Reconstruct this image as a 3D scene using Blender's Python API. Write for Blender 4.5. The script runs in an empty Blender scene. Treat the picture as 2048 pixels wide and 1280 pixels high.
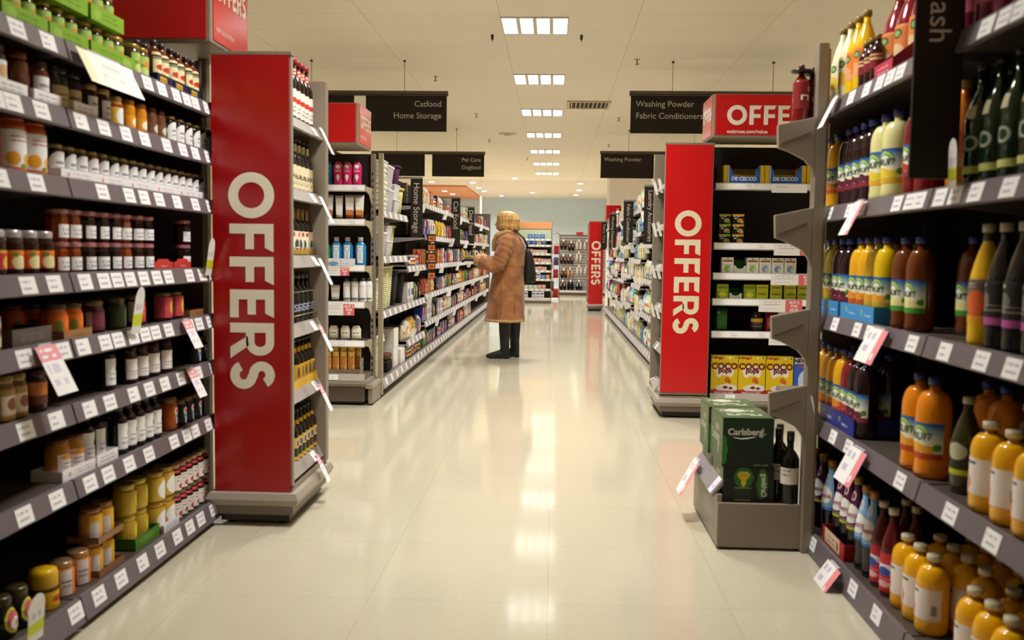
import bpy, math, random
from mathutils import Vector, Matrix

C = bpy.context.scene.collection
SC = bpy.context.scene
PI = math.pi

# ------------------------------------------------------------------ camera, world, exposure
cam_data = bpy.data.cameras.new('camera')
cam_data.sensor_width = 36.0
cam_data.lens = 1850.0 / 2048.0 * 36.0
cam_data.clip_start = 0.05
cam_data.clip_end = 200
cam_data.dof.use_dof = True
cam_data.dof.focus_distance = 9.2
cam_data.dof.aperture_fstop = 3.4
cam = bpy.data.objects.new('camera', cam_data)
C.objects.link(cam)
cam.matrix_world = (Matrix.Translation((0, 0, 1.18)) @ Matrix.Rotation(math.radians(2.5065), 4, 'Z')
                    @ Matrix.Rotation(PI / 2 - math.radians(4.1462), 4, 'X') @ Matrix.Rotation(0.0135, 4, 'Z'))
SC.camera = cam

world = bpy.data.worlds.new('world')
SC.world = world
world.use_nodes = True
world.node_tree.nodes['Background'].inputs[0].default_value = (0.05, 0.05, 0.055, 1)
world.node_tree.nodes['Background'].inputs[1].default_value = 0.4

SC.view_settings.view_transform = 'Standard'
SC.view_settings.look = 'None'
SC.view_settings.gamma = 1.0
SC.view_settings.use_curve_mapping = False
SC.view_settings.exposure = 1.02
SC.cycles.use_denoising = True
SC.cycles.max_bounces = 8
SC.cycles.diffuse_bounces = 6
SC.cycles.glossy_bounces = 4
SC.cycles.sample_clamp_indirect = 6.0
LAMP = 2.2           # brightness of a louvred ceiling light seen from the side
LAMP_W = 24.0        # what each ceiling light throws down through its louvre
SPOT = 5.0           # brightness of a downlight lens seen from the side
SPOT_W = 16.0

# ------------------------------------------------------------------ colours and materials
def lin(h):
    if not isinstance(h, str):
        return tuple(h)
    h = h.lstrip('#')
    o = []
    for i in (0, 2, 4):
        c = int(h[i:i + 2], 16) / 255.0
        o.append(c / 12.92 if c <= 0.04045 else ((c + 0.055) / 1.055) ** 2.4)
    return tuple(o)

MATS = {}
def mat(key, rough=0.5, spec=0.5, metal=0.0, coat=0.0, noise=0.06, scale=40.0, bump=0.0):
    """A surface whose colour comes from the printed colour of each face, with a little procedural unevenness."""
    if key in MATS:
        return MATS[key]
    m = bpy.data.materials.new(key)
    m.use_nodes = True
    nt = m.node_tree
    b = nt.nodes['Principled BSDF']
    a = nt.nodes.new('ShaderNodeAttribute'); a.attribute_name = 'Col'
    tc = nt.nodes.new('ShaderNodeTexCoord')
    n = nt.nodes.new('ShaderNodeTexNoise'); n.inputs['Scale'].default_value = scale
    nt.links.new(tc.outputs['Object'], n.inputs['Vector'])
    r = nt.nodes.new('ShaderNodeMapRange')
    r.inputs['To Min'].default_value = max(0.02, rough - noise); r.inputs['To Max'].default_value = rough + noise
    nt.links.new(n.outputs['Fac'], r.inputs['Value'])
    nt.links.new(a.outputs['Color'], b.inputs['Base Color'])
    nt.links.new(r.outputs['Result'], b.inputs['Roughness'])
    b.inputs['Specular IOR Level'].default_value = spec
    b.inputs['Metallic'].default_value = metal
    b.inputs['Coat Weight'].default_value = coat
    b.inputs['Coat Roughness'].default_value = 0.05
    if bump:
        bp = nt.nodes.new('ShaderNodeBump'); bp.inputs['Strength'].default_value = bump; bp.inputs['Distance'].default_value = 0.01
        nt.links.new(n.outputs['Fac'], bp.inputs['Height'])
        nt.links.new(bp.outputs['Normal'], b.inputs['Normal'])
    MATS[key] = m
    return m

PAPER = mat('printed_paper', 0.5, 0.35)
CARD = mat('printed_card', 0.42, 0.4)
PLASTIC = mat('smooth_plastic', 0.3, 0.5)
GLASS = mat('filled_glass', 0.09, 0.45, coat=0.15, noise=0.03)
PET = mat('filled_clear_plastic', 0.12, 0.45, coat=0.2, noise=0.04)
TIN = mat('lacquered_tin', 0.25, 0.6, metal=0.55)
STEEL = mat('painted_steel', 0.42, 0.45, noise=0.08, scale=18)
SIGN = mat('glossy_sign_face', 0.2, 0.5, noise=0.03, scale=9)
MATT = mat('matt_paint', 0.65, 0.3)
CLOTH = mat('woven_cloth', 0.9, 0.2, bump=0.3, scale=120)
WICKER = mat('wicker', 0.7, 0.3, bump=0.5, scale=90)
FROST = mat('frosted_plastic', 0.28, 0.5)
MILKY = mat('milky_plastic', 0.35, 0.5)
MATS['frosted_plastic'].node_tree.nodes['Principled BSDF'].inputs['Transmission Weight'].default_value = 0.3

def node_mat(key, build):
    m = bpy.data.materials.new(key); m.use_nodes = True
    build(m.node_tree, m.node_tree.nodes['Principled BSDF'])
    MATS[key] = m
    return m

def floor_nodes(nt, b):
    tc = nt.nodes.new('ShaderNodeTexCoord')
    br = nt.nodes.new('ShaderNodeTexBrick'); br.offset = 0.0
    br.inputs['Scale'].default_value = 1.0
    br.inputs['Brick Width'].default_value = 0.61; br.inputs['Row Height'].default_value = 0.61
    br.inputs['Mortar Size'].default_value = 0.0016; br.inputs['Mortar Smooth'].default_value = 0.3
    br.inputs['Color1'].default_value = (*lin('cdc5ae'), 1); br.inputs['Color2'].default_value = (*lin('cac2aa'), 1)
    br.inputs['Mortar'].default_value = (*lin('b6af9a'), 1)
    nt.links.new(tc.outputs['Object'], br.inputs['Vector'])
    n = nt.nodes.new('ShaderNodeTexNoise'); n.inputs['Scale'].default_value = 55; n.inputs['Detail'].default_value = 6
    nt.links.new(tc.outputs['Object'], n.inputs['Vector'])
    n2 = nt.nodes.new('ShaderNodeTexNoise'); n2.inputs['Scale'].default_value = 1.3; n2.inputs['Detail'].default_value = 3
    nt.links.new(tc.outputs['Object'], n2.inputs['Vector'])
    mx = nt.nodes.new('ShaderNodeMix'); mx.data_type = 'RGBA'; mx.blend_type = 'MULTIPLY'; mx.inputs[0].default_value = 0.16
    nt.links.new(br.outputs['Color'], mx.inputs[6]); nt.links.new(n.outputs['Fac'], mx.inputs[7])
    nt.links.new(mx.outputs[2], b.inputs['Base Color'])
    r = nt.nodes.new('ShaderNodeMapRange'); r.inputs['To Min'].default_value = 0.05; r.inputs['To Max'].default_value = 0.13
    nt.links.new(n2.outputs['Fac'], r.inputs['Value']); nt.links.new(r.outputs['Result'], b.inputs['Roughness'])
    b.inputs['Specular IOR Level'].default_value = 0.42
    n3 = nt.nodes.new('ShaderNodeTexNoise'); n3.inputs['Scale'].default_value = 22; n3.inputs['Detail'].default_value = 2
    nt.links.new(tc.outputs['Object'], n3.inputs['Vector'])
    bp = nt.nodes.new('ShaderNodeBump'); bp.inputs['Strength'].default_value = 0.05; bp.inputs['Distance'].default_value = 0.004
    nt.links.new(n3.outputs['Fac'], bp.inputs['Height']); nt.links.new(bp.outputs['Normal'], b.inputs['Normal'])

def ceiling_nodes(nt, b):
    tc = nt.nodes.new('ShaderNodeTexCoord')
    br = nt.nodes.new('ShaderNodeTexBrick'); br.offset = 0.0
    br.inputs['Scale'].default_value = 1.0
    br.inputs['Brick Width'].default_value = 1.2; br.inputs['Row Height'].default_value = 0.6
    br.inputs['Mortar Size'].default_value = 0.004; br.inputs['Mortar Smooth'].default_value = 0.4
    br.inputs['Color1'].default_value = (*lin('f0e7d5'), 1); br.inputs['Color2'].default_value = (*lin('eee4d1'), 1)
    br.inputs['Mortar'].default_value = (*lin('d0c3aa'), 1)
    mp = nt.nodes.new('ShaderNodeMapping'); mp.inputs['Location'].default_value = (0.5, 0.25, 0)
    nt.links.new(tc.outputs['Object'], mp.inputs['Vector']); nt.links.new(mp.outputs['Vector'], br.inputs['Vector'])
    nt.links.new(br.outputs['Color'], b.inputs['Base Color'])
    b.inputs['Roughness'].default_value = 0.85

def plain_nodes(col, rough=0.7, sc=3.0, amt=0.06):
    def f(nt, b):
        tc = nt.nodes.new('ShaderNodeTexCoord')
        n = nt.nodes.new('ShaderNodeTexNoise'); n.inputs['Scale'].default_value = sc
        nt.links.new(tc.outputs['Object'], n.inputs['Vector'])
        mx = nt.nodes.new('ShaderNodeMix'); mx.data_type = 'RGBA'; mx.blend_type = 'MULTIPLY'; mx.inputs[0].default_value = amt
        mx.inputs[6].default_value = (*lin(col), 1)
        nt.links.new(n.outputs['Color'], mx.inputs[7]); nt.links.new(mx.outputs[2], b.inputs['Base Color'])
        b.inputs['Roughness'].default_value = rough
    return f

def glow(key, col, strength):
    m = bpy.data.materials.new(key); m.use_nodes = True
    b = m.node_tree.nodes['Principled BSDF']
    b.inputs['Base Color'].default_value = (0.8, 0.8, 0.8, 1)
    b.inputs['Emission Color'].default_value = (*col, 1)
    b.inputs['Emission Strength'].default_value = strength
    MATS[key] = m
    return m

# ------------------------------------------------------------------ mesh builder
PRINT = {'printed_paper': 1.22, 'printed_card': 1.12, 'filled_glass': 1.25, 'filled_clear_plastic': 1.5}
class MB:
    def __init__(s):
        s.v = []; s.f = []; s.c = []; s.sm = []
    def face(s, pts, col, smooth=False):
        i = len(s.v); s.v += [tuple(p) for p in pts]
        s.f.append(list(range(i, i + len(pts)))); s.c.append(lin(col)); s.sm.append(smooth)
    def box(s, x0, y0, z0, x1, y1, z1, col, cols=None):
        i = len(s.v)
        s.v += [(x0, y0, z0), (x1, y0, z0), (x1, y1, z0), (x0, y1, z0), (x0, y0, z1), (x1, y0, z1), (x1, y1, z1), (x0, y1, z1)]
        q = dict(bottom=(3, 2, 1, 0), top=(4, 5, 6, 7), front=(0, 1, 5, 4), back=(2, 3, 7, 6), left=(3, 0, 4, 7), right=(1, 2, 6, 5))
        for k, a in q.items():
            s.f.append([i + j for j in a]); s.c.append(lin((cols or {}).get(k, col))); s.sm.append(False)
        return s
    def lathe(s, prof, cols, seg=20, cx=0, cy=0, sy=1.0, smooth=True, cap=True):
        """prof: (r, z) from bottom to top; cols: one colour, or one per band."""
        i = len(s.v); n = len(prof)
        for r, z in prof:
            for k in range(seg):
                a = 2 * PI * k / seg
                s.v.append((cx + r * math.sin(a), cy - r * math.cos(a) * sy, z))
        for j in range(n - 1):
            col = lin(cols[j] if isinstance(cols, list) else cols)
            for k in range(seg):
                k2 = (k + 1) % seg
                s.f.append([i + j * seg + k, i + j * seg + k2, i + (j + 1) * seg + k2, i + (j + 1) * seg + k]); s.c.append(col); s.sm.append(smooth)
        if cap:
            c0 = lin(cols[0] if isinstance(cols, list) else cols); c1 = lin(cols[-1] if isinstance(cols, list) else cols)
            s.f.append([i + k for k in reversed(range(seg))]); s.c.append(c0); s.sm.append(False)
            s.f.append([i + (n - 1) * seg + k for k in range(seg)]); s.c.append(c1); s.sm.append(False)
        return s
    def grid(s, pos, col, nu, nv, smooth=True):
        i = len(s.v)
        for b in range(nv + 1):
            for a in range(nu + 1):
                s.v.append(tuple(pos(a / nu, b / nv)))
        for b in range(nv):
            for a in range(nu):
                k = i + b * (nu + 1) + a
                s.f.append([k, k + 1, k + nu + 2, k + nu + 1]); s.sm.append(smooth)
                s.c.append(lin(col((a + .5) / nu, (b + .5) / nv) if callable(col) else col))
        return s
    def wrap(s, r, z0, z1, a0, a1, col, nu=32, nv=24, sy=1.0, off=0.0006, rfun=None):
        """A printed label round an upright vessel; angles from the front (-y), positive towards +x."""
        def pos(u, v):
            a = a0 + (a1 - a0) * u; z = z0 + (z1 - z0) * v
            R = (rfun(z) if rfun else r) + off
            return (R * math.sin(a), -R * math.cos(a) * sy, z)
        return s.grid(pos, col, nu, nv)
    def sheet(s, x0, x1, z0, z1, y, col, nu=24, nv=24):
        return s.grid(lambda u, v: (x0 + (x1 - x0) * u, y, z0 + (z1 - z0) * v), col, nu, nv, False)
    def tube(s, path, rad, col, seg=10, flat=1.0):
        pts = [Vector(p) for p in path]; n = len(pts); i = len(s.v)
        rad = rad if isinstance(rad, (list, tuple)) else [rad] * n
        for j, p in enumerate(pts):
            t = (pts[min(j + 1, n - 1)] - pts[max(j - 1, 0)]).normalized()
            u = t.cross(Vector((0, 0, 1)))
            if u.length < 1e-3: u = t.cross(Vector((0, 1, 0)))
            u.normalize(); w = u.cross(t)
            for k in range(seg):
                a = 2 * PI * k / seg
                s.v.append(tuple(p + (u * math.cos(a) + w * math.sin(a) * flat) * rad[j]))
        c = lin(col)
        for j in range(n - 1):
            for k in range(seg):
                k2 = (k + 1) % seg
                s.f.append([i + j * seg + k, i + j * seg + k2, i + (j + 1) * seg + k2, i + (j + 1) * seg + k]); s.c.append(c); s.sm.append(True)
        s.f.append([i + k for k in reversed(range(seg))]); s.c.append(c); s.sm.append(False)
        s.f.append([i + (n - 1) * seg + k for k in range(seg)]); s.c.append(c); s.sm.append(False)
        return s
    def loft(s, rings, col, smooth=True):
        """rings: lists of equal length of 3-D points, closed; capped at both ends. col: one colour or one per band."""
        i = len(s.v); m = len(rings[0])
        for r in rings: s.v += [tuple(p) for p in r]
        for j in range(len(rings) - 1):
            c = lin(col[j] if isinstance(col, list) else col)
            for k in range(m):
                k2 = (k + 1) % m
                s.f.append([i + j * m + k, i + j * m + k2, i + (j + 1) * m + k2, i + (j + 1) * m + k]); s.c.append(c); s.sm.append(smooth)
        s.f.append([i + k for k in reversed(range(m))]); s.c.append(lin(col[0] if isinstance(col, list) else col)); s.sm.append(False)
        q = i + (len(rings) - 1) * m
        s.f.append([q + k for k in range(m)]); s.c.append(lin(col[-1] if isinstance(col, list) else col)); s.sm.append(False)
        return s
    def prism(s, poly, f, t, col):
        """poly: 2-D outline; f(a, b, t) puts it in space; t = (t0, t1)."""
        n = len(poly); i = len(s.v)
        for tt in t: s.v += [tuple(f(a, b, tt)) for a, b in poly]
        c = lin(col)
        s.f.append([i + k for k in range(n)]); s.f.append([i + n + k for k in reversed(range(n))])
        s.c += [c, c]; s.sm += [False, False]
        for k in range(n):
            k2 = (k + 1) % n
            s.f.append([i + k2, i + k, i + n + k, i + n + k2]); s.c.append(c); s.sm.append(False)
        return s
    def build(s, name, m, parent=None, bevel=0.0, fix=False, loc=None):
        me = bpy.data.meshes.new(name)
        me.from_pydata(s.v, [], s.f)
        me.polygons.foreach_set('use_smooth', s.sm)
        at = me.color_attributes.new('Col', 'FLOAT_COLOR', 'CORNER')
        buf = []
        k = PRINT.get(m.name, 1.0)       # inks and fillings print brighter than their swatches
        for f, c in zip(s.f, s.c):
            if k != 1.0: c = tuple(min(.9, q * k) for q in c)
            buf += [c[0], c[1], c[2], 1.0] * len(f)
        at.data.foreach_set('color', buf)
        me.materials.append(m)
        if fix:
            import bmesh
            bm = bmesh.new(); bm.from_mesh(me); bmesh.ops.recalc_face_normals(bm, faces=bm.faces); bm.to_mesh(me); bm.free()
        me.update()
        o = bpy.data.objects.new(name, me)
        C.objects.link(o)
        if parent: o.parent = parent
        if loc: o.location = loc
        if bevel:
            b = o.modifiers.new('soft_edges', 'BEVEL'); b.width = bevel; b.segments = 2; b.limit_method = 'ANGLE'
        return o

def tag(o, label=None, cat=None, group=None, kind=None):
    if label: o['label'] = label
    if cat: o['category'] = cat
    if group: o['group'] = group
    if kind: o['kind'] = kind
    return o

def thing(name, label=None, cat=None, loc=(0, 0, 0), rz=0.0, group=None):
    o = bpy.data.objects.new(name, None); C.objects.link(o)
    o.empty_display_size = 0.05
    o.location = loc; o.rotation_euler = (0, 0, rz)
    return tag(o, label, cat, group)

def kids(o):
    return [x for x in o.children]

def dup(root, loc, rz, label, group=None, tilt=None, s=None):
    r = root.copy(); C.objects.link(r)
    r.location = loc; r.rotation_euler = (tilt[0] if tilt else 0, tilt[1] if tilt else 0, rz)
    if s: r.scale = s
    r['label'] = label
    if group: r['group'] = group
    for ch in KIDS[root.name]:
        c = ch.copy(); C.objects.link(c); c.parent = r
        for g in SUB.get(ch.name, ()):
            d = g.copy(); C.objects.link(d); d.parent = c
    return r

KIDS = {}; SUB = {}; USED = set(); PROTO_CAT = {}
def proto(root, cat):
    """Registers a finished thing as the first of its kind; place() moves it the first time and copies it afterwards."""
    tag(root, cat=cat)
    KIDS[root.name] = list(root.children)
    for c in root.children:
        if c.children: SUB[c.name] = list(c.children)
    return root

def place(p, loc, rz, label, group=None, tilt=None, s=None):
    if p.name not in USED:
        USED.add(p.name)
        p.location = loc; p.rotation_euler = (tilt[0] if tilt else 0, tilt[1] if tilt else 0, rz)
        if s: p.scale = s
        tag(p, label, None, group)
        return p
    return dup(p, loc, rz, label, group, tilt, s)

ONES = 'first second third fourth fifth sixth seventh eighth ninth tenth eleventh twelfth thirteenth fourteenth fifteenth sixteenth seventeenth eighteenth nineteenth'.split()
TENS = {20: 'twent', 30: 'thirt', 40: 'fort', 50: 'fift', 60: 'sixt', 70: 'sevent'}
def nth(i):
    i += 1
    if i < 20: return ONES[i - 1]
    t, u = i // 10 * 10, i % 10
    return TENS[t] + 'ieth' if u == 0 else TENS[t] + 'y-' + ONES[u - 1]

# ------------------------------------------------------------------ lettering
def lettering(body, size, col, parent, f, align='LEFT', m=None, bold=0.0, spacing=1.0, name='lettering', rise=0.0008):
    """Flat writing placed by f(x, y) -> point on the parent's surface."""
    cu = bpy.data.curves.new('lettering', 'FONT')
    cu.body = body; cu.size = size; cu.align_x = align; cu.space_character = spacing; cu.resolution_u = 4
    cu.offset = bold
    t = bpy.data.objects.new('lettering', cu)
    me = bpy.data.meshes.new_from_object(t)
    bpy.data.objects.remove(t); bpy.data.curves.remove(cu)
    for v in me.vertices: v.co = f(v.co.x, v.co.y)
    at = me.color_attributes.new('Col', 'FLOAT_COLOR', 'CORNER')
    c = (*lin(col), 1.0)
    at.data.foreach_set('color', list(c) * len(me.loops))
    me.materials.clear(); me.materials.append(m or PAPER)
    o = bpy.data.objects.new(name, me); C.objects.link(o); o.parent = parent
    return o

def on_front(x, z, y):              # writing on a face that looks towards -y
    return lambda a, b: (x + a, y, z + b)
def on_cyl(r, z, a0=0.0, sy=1.0):   # writing round a vessel, centred at angle a0
    return lambda a, b: (r * math.sin(a0 + a / r), -r * math.cos(a0 + a / r) * sy, z + b)

# ------------------------------------------------------------------ print designs: a list of shapes painted in order on (u, v)
def paint(base, *ops):
    B = lin(base) if not callable(base) else base
    L = []
    for o in ops:
        L.append((o[0], o[1:-1], lin(o[-1])))
    def f(u, v):
        c = B(u, v) if callable(B) else B
        for k, a, col in L:
            if k == 'r' and a[0] <= u <= a[2] and a[1] <= v <= a[3]: c = col
            elif k == 'e' and ((u - a[0]) / a[2]) ** 2 + ((v - a[1]) / a[3]) ** 2 <= 1: c = col
            elif k == 'a':      # ring of an arch: centre, inner and outer radius (v units), aspect, upper half only
                d = math.hypot((u - a[0]) * a[4], v - a[1])
                if a[2] <= d <= a[3] and v > a[1] - 0.02: c = col
            elif k == 't' and a[0] <= u <= a[2] and a[1] <= v <= a[3]:      # rows of small print
                row = int((v - a[1]) / (a[3] - a[1]) * 5 * a[4]); x = int(u * 61)
                if row % 2 == 0 and (x * 7919 + row * 104729) % 7 > 1: c = col
            elif k == 'd' and v < a[0] + a[1] * u: c = col                  # everything below a slanted line
            elif k == 'b' and a[0] <= u <= a[2] and a[1] <= v <= a[3] and int(u * 97) % 2: c = col   # bar code
        return c
    return f
def fade(lo, hi, v0=0.0, v1=1.0):
    a, b = lin(lo), lin(hi)
    def f(u, v):
        t = min(1, max(0, (v - v0) / (v1 - v0)))
        return tuple(p + (q - p) * t for p, q in zip(a, b))
    return f

# ------------------------------------------------------------------ the setting
M_FLOOR = node_mat('cream_vinyl_floor', floor_nodes)
M_CEIL = node_mat('cream_ceiling_tiles', ceiling_nodes)
M_SMOOTH = node_mat('smooth_ceiling_plaster', plain_nodes('e2d6c8', 0.8))
M_BLUE = node_mat('pale_blue_wall', plain_nodes('c9dcea', 0.7))
M_WALL = node_mat('cream_wall', plain_nodes('d8cba8', 0.7))
M_ORANGE = node_mat('orange_ceiling_paint', plain_nodes('d99060', 0.7))
M_WHITEP = node_mat('white_column_paint', plain_nodes('e8e0da', 0.6))

def struct(name, mb, m):
    o = mb.build(name, m); o['kind'] = 'structure'; return o
CEIL = 3.24
struct('floor', MB().box(-8, -4.5, -0.1, 8, 36, 0, 'ffffff'), M_FLOOR)
struct('ceiling', MB().box(-8, -4.5, CEIL, 8, 26.4, CEIL + .1, 'ffffff'), M_CEIL)
struct('ceiling_smooth', MB().box(-8, 26.4, CEIL, 8, 36, CEIL + .1, 'ffffff'), M_SMOOTH)
struct('ceiling_orange', MB().box(-8, 28.6, CEIL - .06, -2.72, 34.9, CEIL, 'ffffff'), M_ORANGE)
struct('wall_back', MB().box(-8, 35, 0, 8, 35.1, CEIL, 'ffffff'), M_BLUE)
struct('wall_front', MB().box(-8, -4.6, 0, 8, -4.5, CEIL, 'ffffff'), M_WALL)
struct('wall_left', MB().box(-8.1, -4.5, 0, -8, 36, CEIL, 'ffffff'), M_WALL)
struct('wall_right', MB().box(8, -4.5, 0, 8.1, 36, CEIL, 'ffffff'), M_WALL)
col_ = MB().box(1.31, 22.3, 0, 2.3, 23.3, CEIL, 'ffffff')
struct('column', col_, M_WHITEP)

# ------------------------------------------------------------------ ceiling lights
M_LAMP = glow('light_diffuser', (1.0, 0.985, 0.95), LAMP)
M_SPOT = glow('downlight_lens', (1.0, 0.98, 0.96), SPOT)
def lamp(parent, size, watts, spread, z):
    l = bpy.data.lights.new('lamp', 'AREA'); l.shape = 'SQUARE'; l.size = size; l.energy = watts; l.spread = spread
    l.color = (1.0, .975, .93)
    o = bpy.data.objects.new('lamp', l); C.objects.link(o); o.parent = parent; o.location = (0, 0, z)
    return o
def ceiling_light():
    t = thing('ceiling_light')
    fr = MB()
    for (x0, y0, x1, y1) in ((-.3, -.3, .3, -.285), (-.3, .285, .3, .3), (-.3, -.285, -.29, .285), (.29, -.285, .3, .285),
                             (-.165, -.285, -.13, .285), (-.0175, -.285, .0175, .285), (.13, -.285, .165, .285)):
        fr.box(x0, y0, -.012, x1, y1, 0, 'cfc4b4')
    fr.build('frame', STEEL, t)
    for x0, x1 in ((-.29, -.165), (-.13, -.0175), (.0175, .13), (.165, .29)):
        MB().box(x0, -.285, -.008, x1, .285, -.002, 'ffffff').build('diffuser', M_LAMP, t)
    lamp(t, .5, LAMP_W, math.radians(126), -.03)
    return proto(t, 'ceiling light')
P_LIGHT = ceiling_light()
LY = [8.55 + 2.59 * k for k in range(7)]
for k in range(7):
    place(P_LIGHT, (-.2, LY[k], CEIL), 0, 'square white ceiling light over the aisle, %s going away from the camera' % nth(k), 'lights over the aisle')
for k, y in enumerate((3.5, 6.0)):
    place(P_LIGHT, (-.2, y, CEIL), 0, 'square ceiling light over the aisle, %s before the visible run' % nth(1 - k), 'lights over the aisle')
for sx, w in ((-5.2, 'jam'), (4.6, 'squash')):
    for k in range(9):
        place(P_LIGHT, (sx, 3.5 + 2.59 * k, CEIL), 0, 'square ceiling light over the next aisle behind the %s shelves, %s along' % (w, nth(k)), 'lights over the %s side aisle' % w)
def downlight():
    t = thing('downlight')
    MB().lathe([(.1, -.012), (.1, 0)], 'e8e4e0', 20).build('rim', STEEL, t)
    MB().lathe([(.075, -.02), (.078, -.012)], 'ffffff', 18).build('lens', M_SPOT, t)
    lamp(t, .14, SPOT_W, math.radians(140), -.03)
    return proto(t, 'downlight')
P_DOWN = downlight()
for k, (x, y) in enumerate(((-3.6, 27.2), (-2.4, 27.3), (-1.1, 25.6), (.75, 27.3), (1.8, 28.3), (-2.4, 29.5), (-2.35, 31.0), (-.75, 31.6), (.8, 30.2), (.75, 32.6), (1.9, 30.3), (2.9, 32.6), (-1.9, 33.4), (3.4, 28.0))):
    place(P_DOWN, (x, y, CEIL), 0, 'round downlight in the smooth far ceiling, %s from the aisle lights' % nth(k), 'far downlights')
for k, (x, y) in enumerate(((-3.6, 30.4), (-3.5, 31.9), (-4.6, 33.0))):
    place(P_DOWN, (x, y, CEIL - .06), 0, 'round downlight set in the orange ceiling, %s from its near edge' % nth(k), 'orange ceiling downlights')

# ceiling fittings
vt = thing('ceiling_vent', 'cream slatted air vent in the tiled ceiling beside the lights', 'vent', (.45, 12.98, CEIL))
vf = MB()
for a in ((-.3, -.3, .3, -.26), (-.3, .26, .3, .3), (-.3, -.26, -.26, .26), (.26, -.26, .3, .26)): vf.box(a[0], a[1], -.02, a[2], a[3], 0, 'c9b893')
vf.build('frame', STEEL, vt)
MB().box(-.26, -.26, -.004, .26, .26, 0, '2b2117').build('duct', MATT, vt)
vs = MB()
for k in range(9): vs.box(-.24 + k * .058, -.26, -.018, -.225 + k * .058, .26, -.004, 'c2b08a')
vs.build('slats', STEEL, vt)
sd = thing('smoke_detector', 'round cream disc fixed to the ceiling above the pet food aisle', 'detector', (-.83, 16.2, CEIL))
MB().lathe([(.14, -.02), (.16, -.008), (.16, 0)], 'c9b890', 24).build('base', PLASTIC, sd)
MB().lathe([(.05, -.035), (.07, -.02)], 'b8a57c', 18).build('sensor', PLASTIC, sd)
def sprinkler():
    t = thing('sprinkler_head')
    MB().lathe([(.03, -.006), (.03, 0)], 'cbb98f', 12).build('flange', STEEL, t)
    MB().lathe([(.006, -.05), (.008, -.006)], '8a7a5c', 8).lathe([(.022, -.056), (.022, -.05)], '8a7a5c', 10).build('nozzle', STEEL, t)
    return proto(t, 'sprinkler')
P_SPR = sprinkler()
for k, (x, y, w) in enumerate(((-1.42, 11.0, 'above the hanging catfood sign'), (-1.18, 13.9, 'past the end of the catfood sign'), (-1.2, 17.0, 'above the pet care sign'), (-.6, 20.2, 'in front of the ceiling disc'),
                               (.85, 10.0, 'above the washing powder sign'), (.95, 14.2, 'beside the air vent'), (1.0, 17.6, 'beyond the air vent'))):
    place(P_SPR, (x, y, CEIL), 0, 'small sprinkler head on the ceiling, ' + w, 'sprinkler heads')
for k, (x, w) in enumerate(((-.613, 'catfood sign'), (.23, 'washing powder sign'))):
    t = thing('ceiling_hook', 'small black hook in the ceiling by the first light, on the %s side' % w, 'hook', (x, 8.92, CEIL))
    MB().lathe([(.012, -.045), (.014, 0)], '2a2420', 8).build('shank', STEEL, t)
    MB().tube([(0, 0, -.045), (0, .012, -.06), (0, .024, -.05)], .004, '2a2420', 6).build('hook', STEEL, t)

# ------------------------------------------------------------------ hanging aisle signs
DARK = '241d17'
def hanging_sign(name, label, x_list, y, z0, z1, lines, wires):
    """x_list: (x0, x1, text side or None) of each dark board."""
    xa = min(a for a, b, c in x_list); xb = max(b for a, b, c in x_list)
    t = thing(name, label, 'sign', ((xa + xb) / 2, y, z1))
    ox = (xa + xb) / 2
    MB().box(xa - .015 - ox, -.03, 0, xb + .015 - ox, .03, .05, '5d5146').box(xa - .015 - ox, -.034, .004, xb + .015 - ox, -.03, .018, '3c332b').build('rail', STEEL, t, bevel=.004)
    for a, b, side in x_list:
        p = MB().box(a - ox, -.008, z0 - z1, b - ox, .008, 0, DARK).build('board', MATT, t)
        if side:
            for k, s in enumerate(lines):
                x = (b - .055 - ox) if side == 'RIGHT' else (a + .055 - ox)
                lettering(s, .089, 'c9c1b6', p, on_front(x, -.115 - k * .125, -.0095), side)
    for x in wires:
        MB().tube([(x - ox, 0, .05), (x - ox, 0, CEIL - z1)], .003, '6b6154', 6).box(x - ox - .012, -.012, CEIL - z1 - .02, x - ox + .012, .012, CEIL - z1, '3c332b').build('wire', STEEL, t)
    return t
hanging_sign('hanging_sign', 'dark hanging sign reading Catfood and Home Storage', [(-2.06, -1.18, 'RIGHT'), (-3.07, -2.19, None)], 10.1, 2.48, 2.86, ['Catfood', 'Home Storage'], (-1.64, -2.656))
hanging_sign('hanging_sign', 'dark hanging sign reading Pet Care and Dogfood', [(-2.06, -1.185, 'RIGHT'), (-3.07, -2.185, None)], 15.6, 2.445, 2.81, ['Pet Care', 'Dogfood'], (-1.65, -2.656))
hanging_sign('hanging_sign', 'dark hanging sign reading Washing Powder and Fabric Conditioners', [(.8, 1.68, 'LEFT'), (1.8, 2.68, None)], 10.1, 2.48, 2.875, ['Washing Powder', 'Fabric Conditioners'], (1.24, 2.3))
hanging_sign('hanging_sign', 'dark hanging sign reading only Washing Powder, farther down the aisle', [(.76, 1.64, 'LEFT'), (1.76, 2.64, None)], 15.6, 2.445, 2.84, ['Washing Powder'], (1.22, 2.3))

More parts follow.
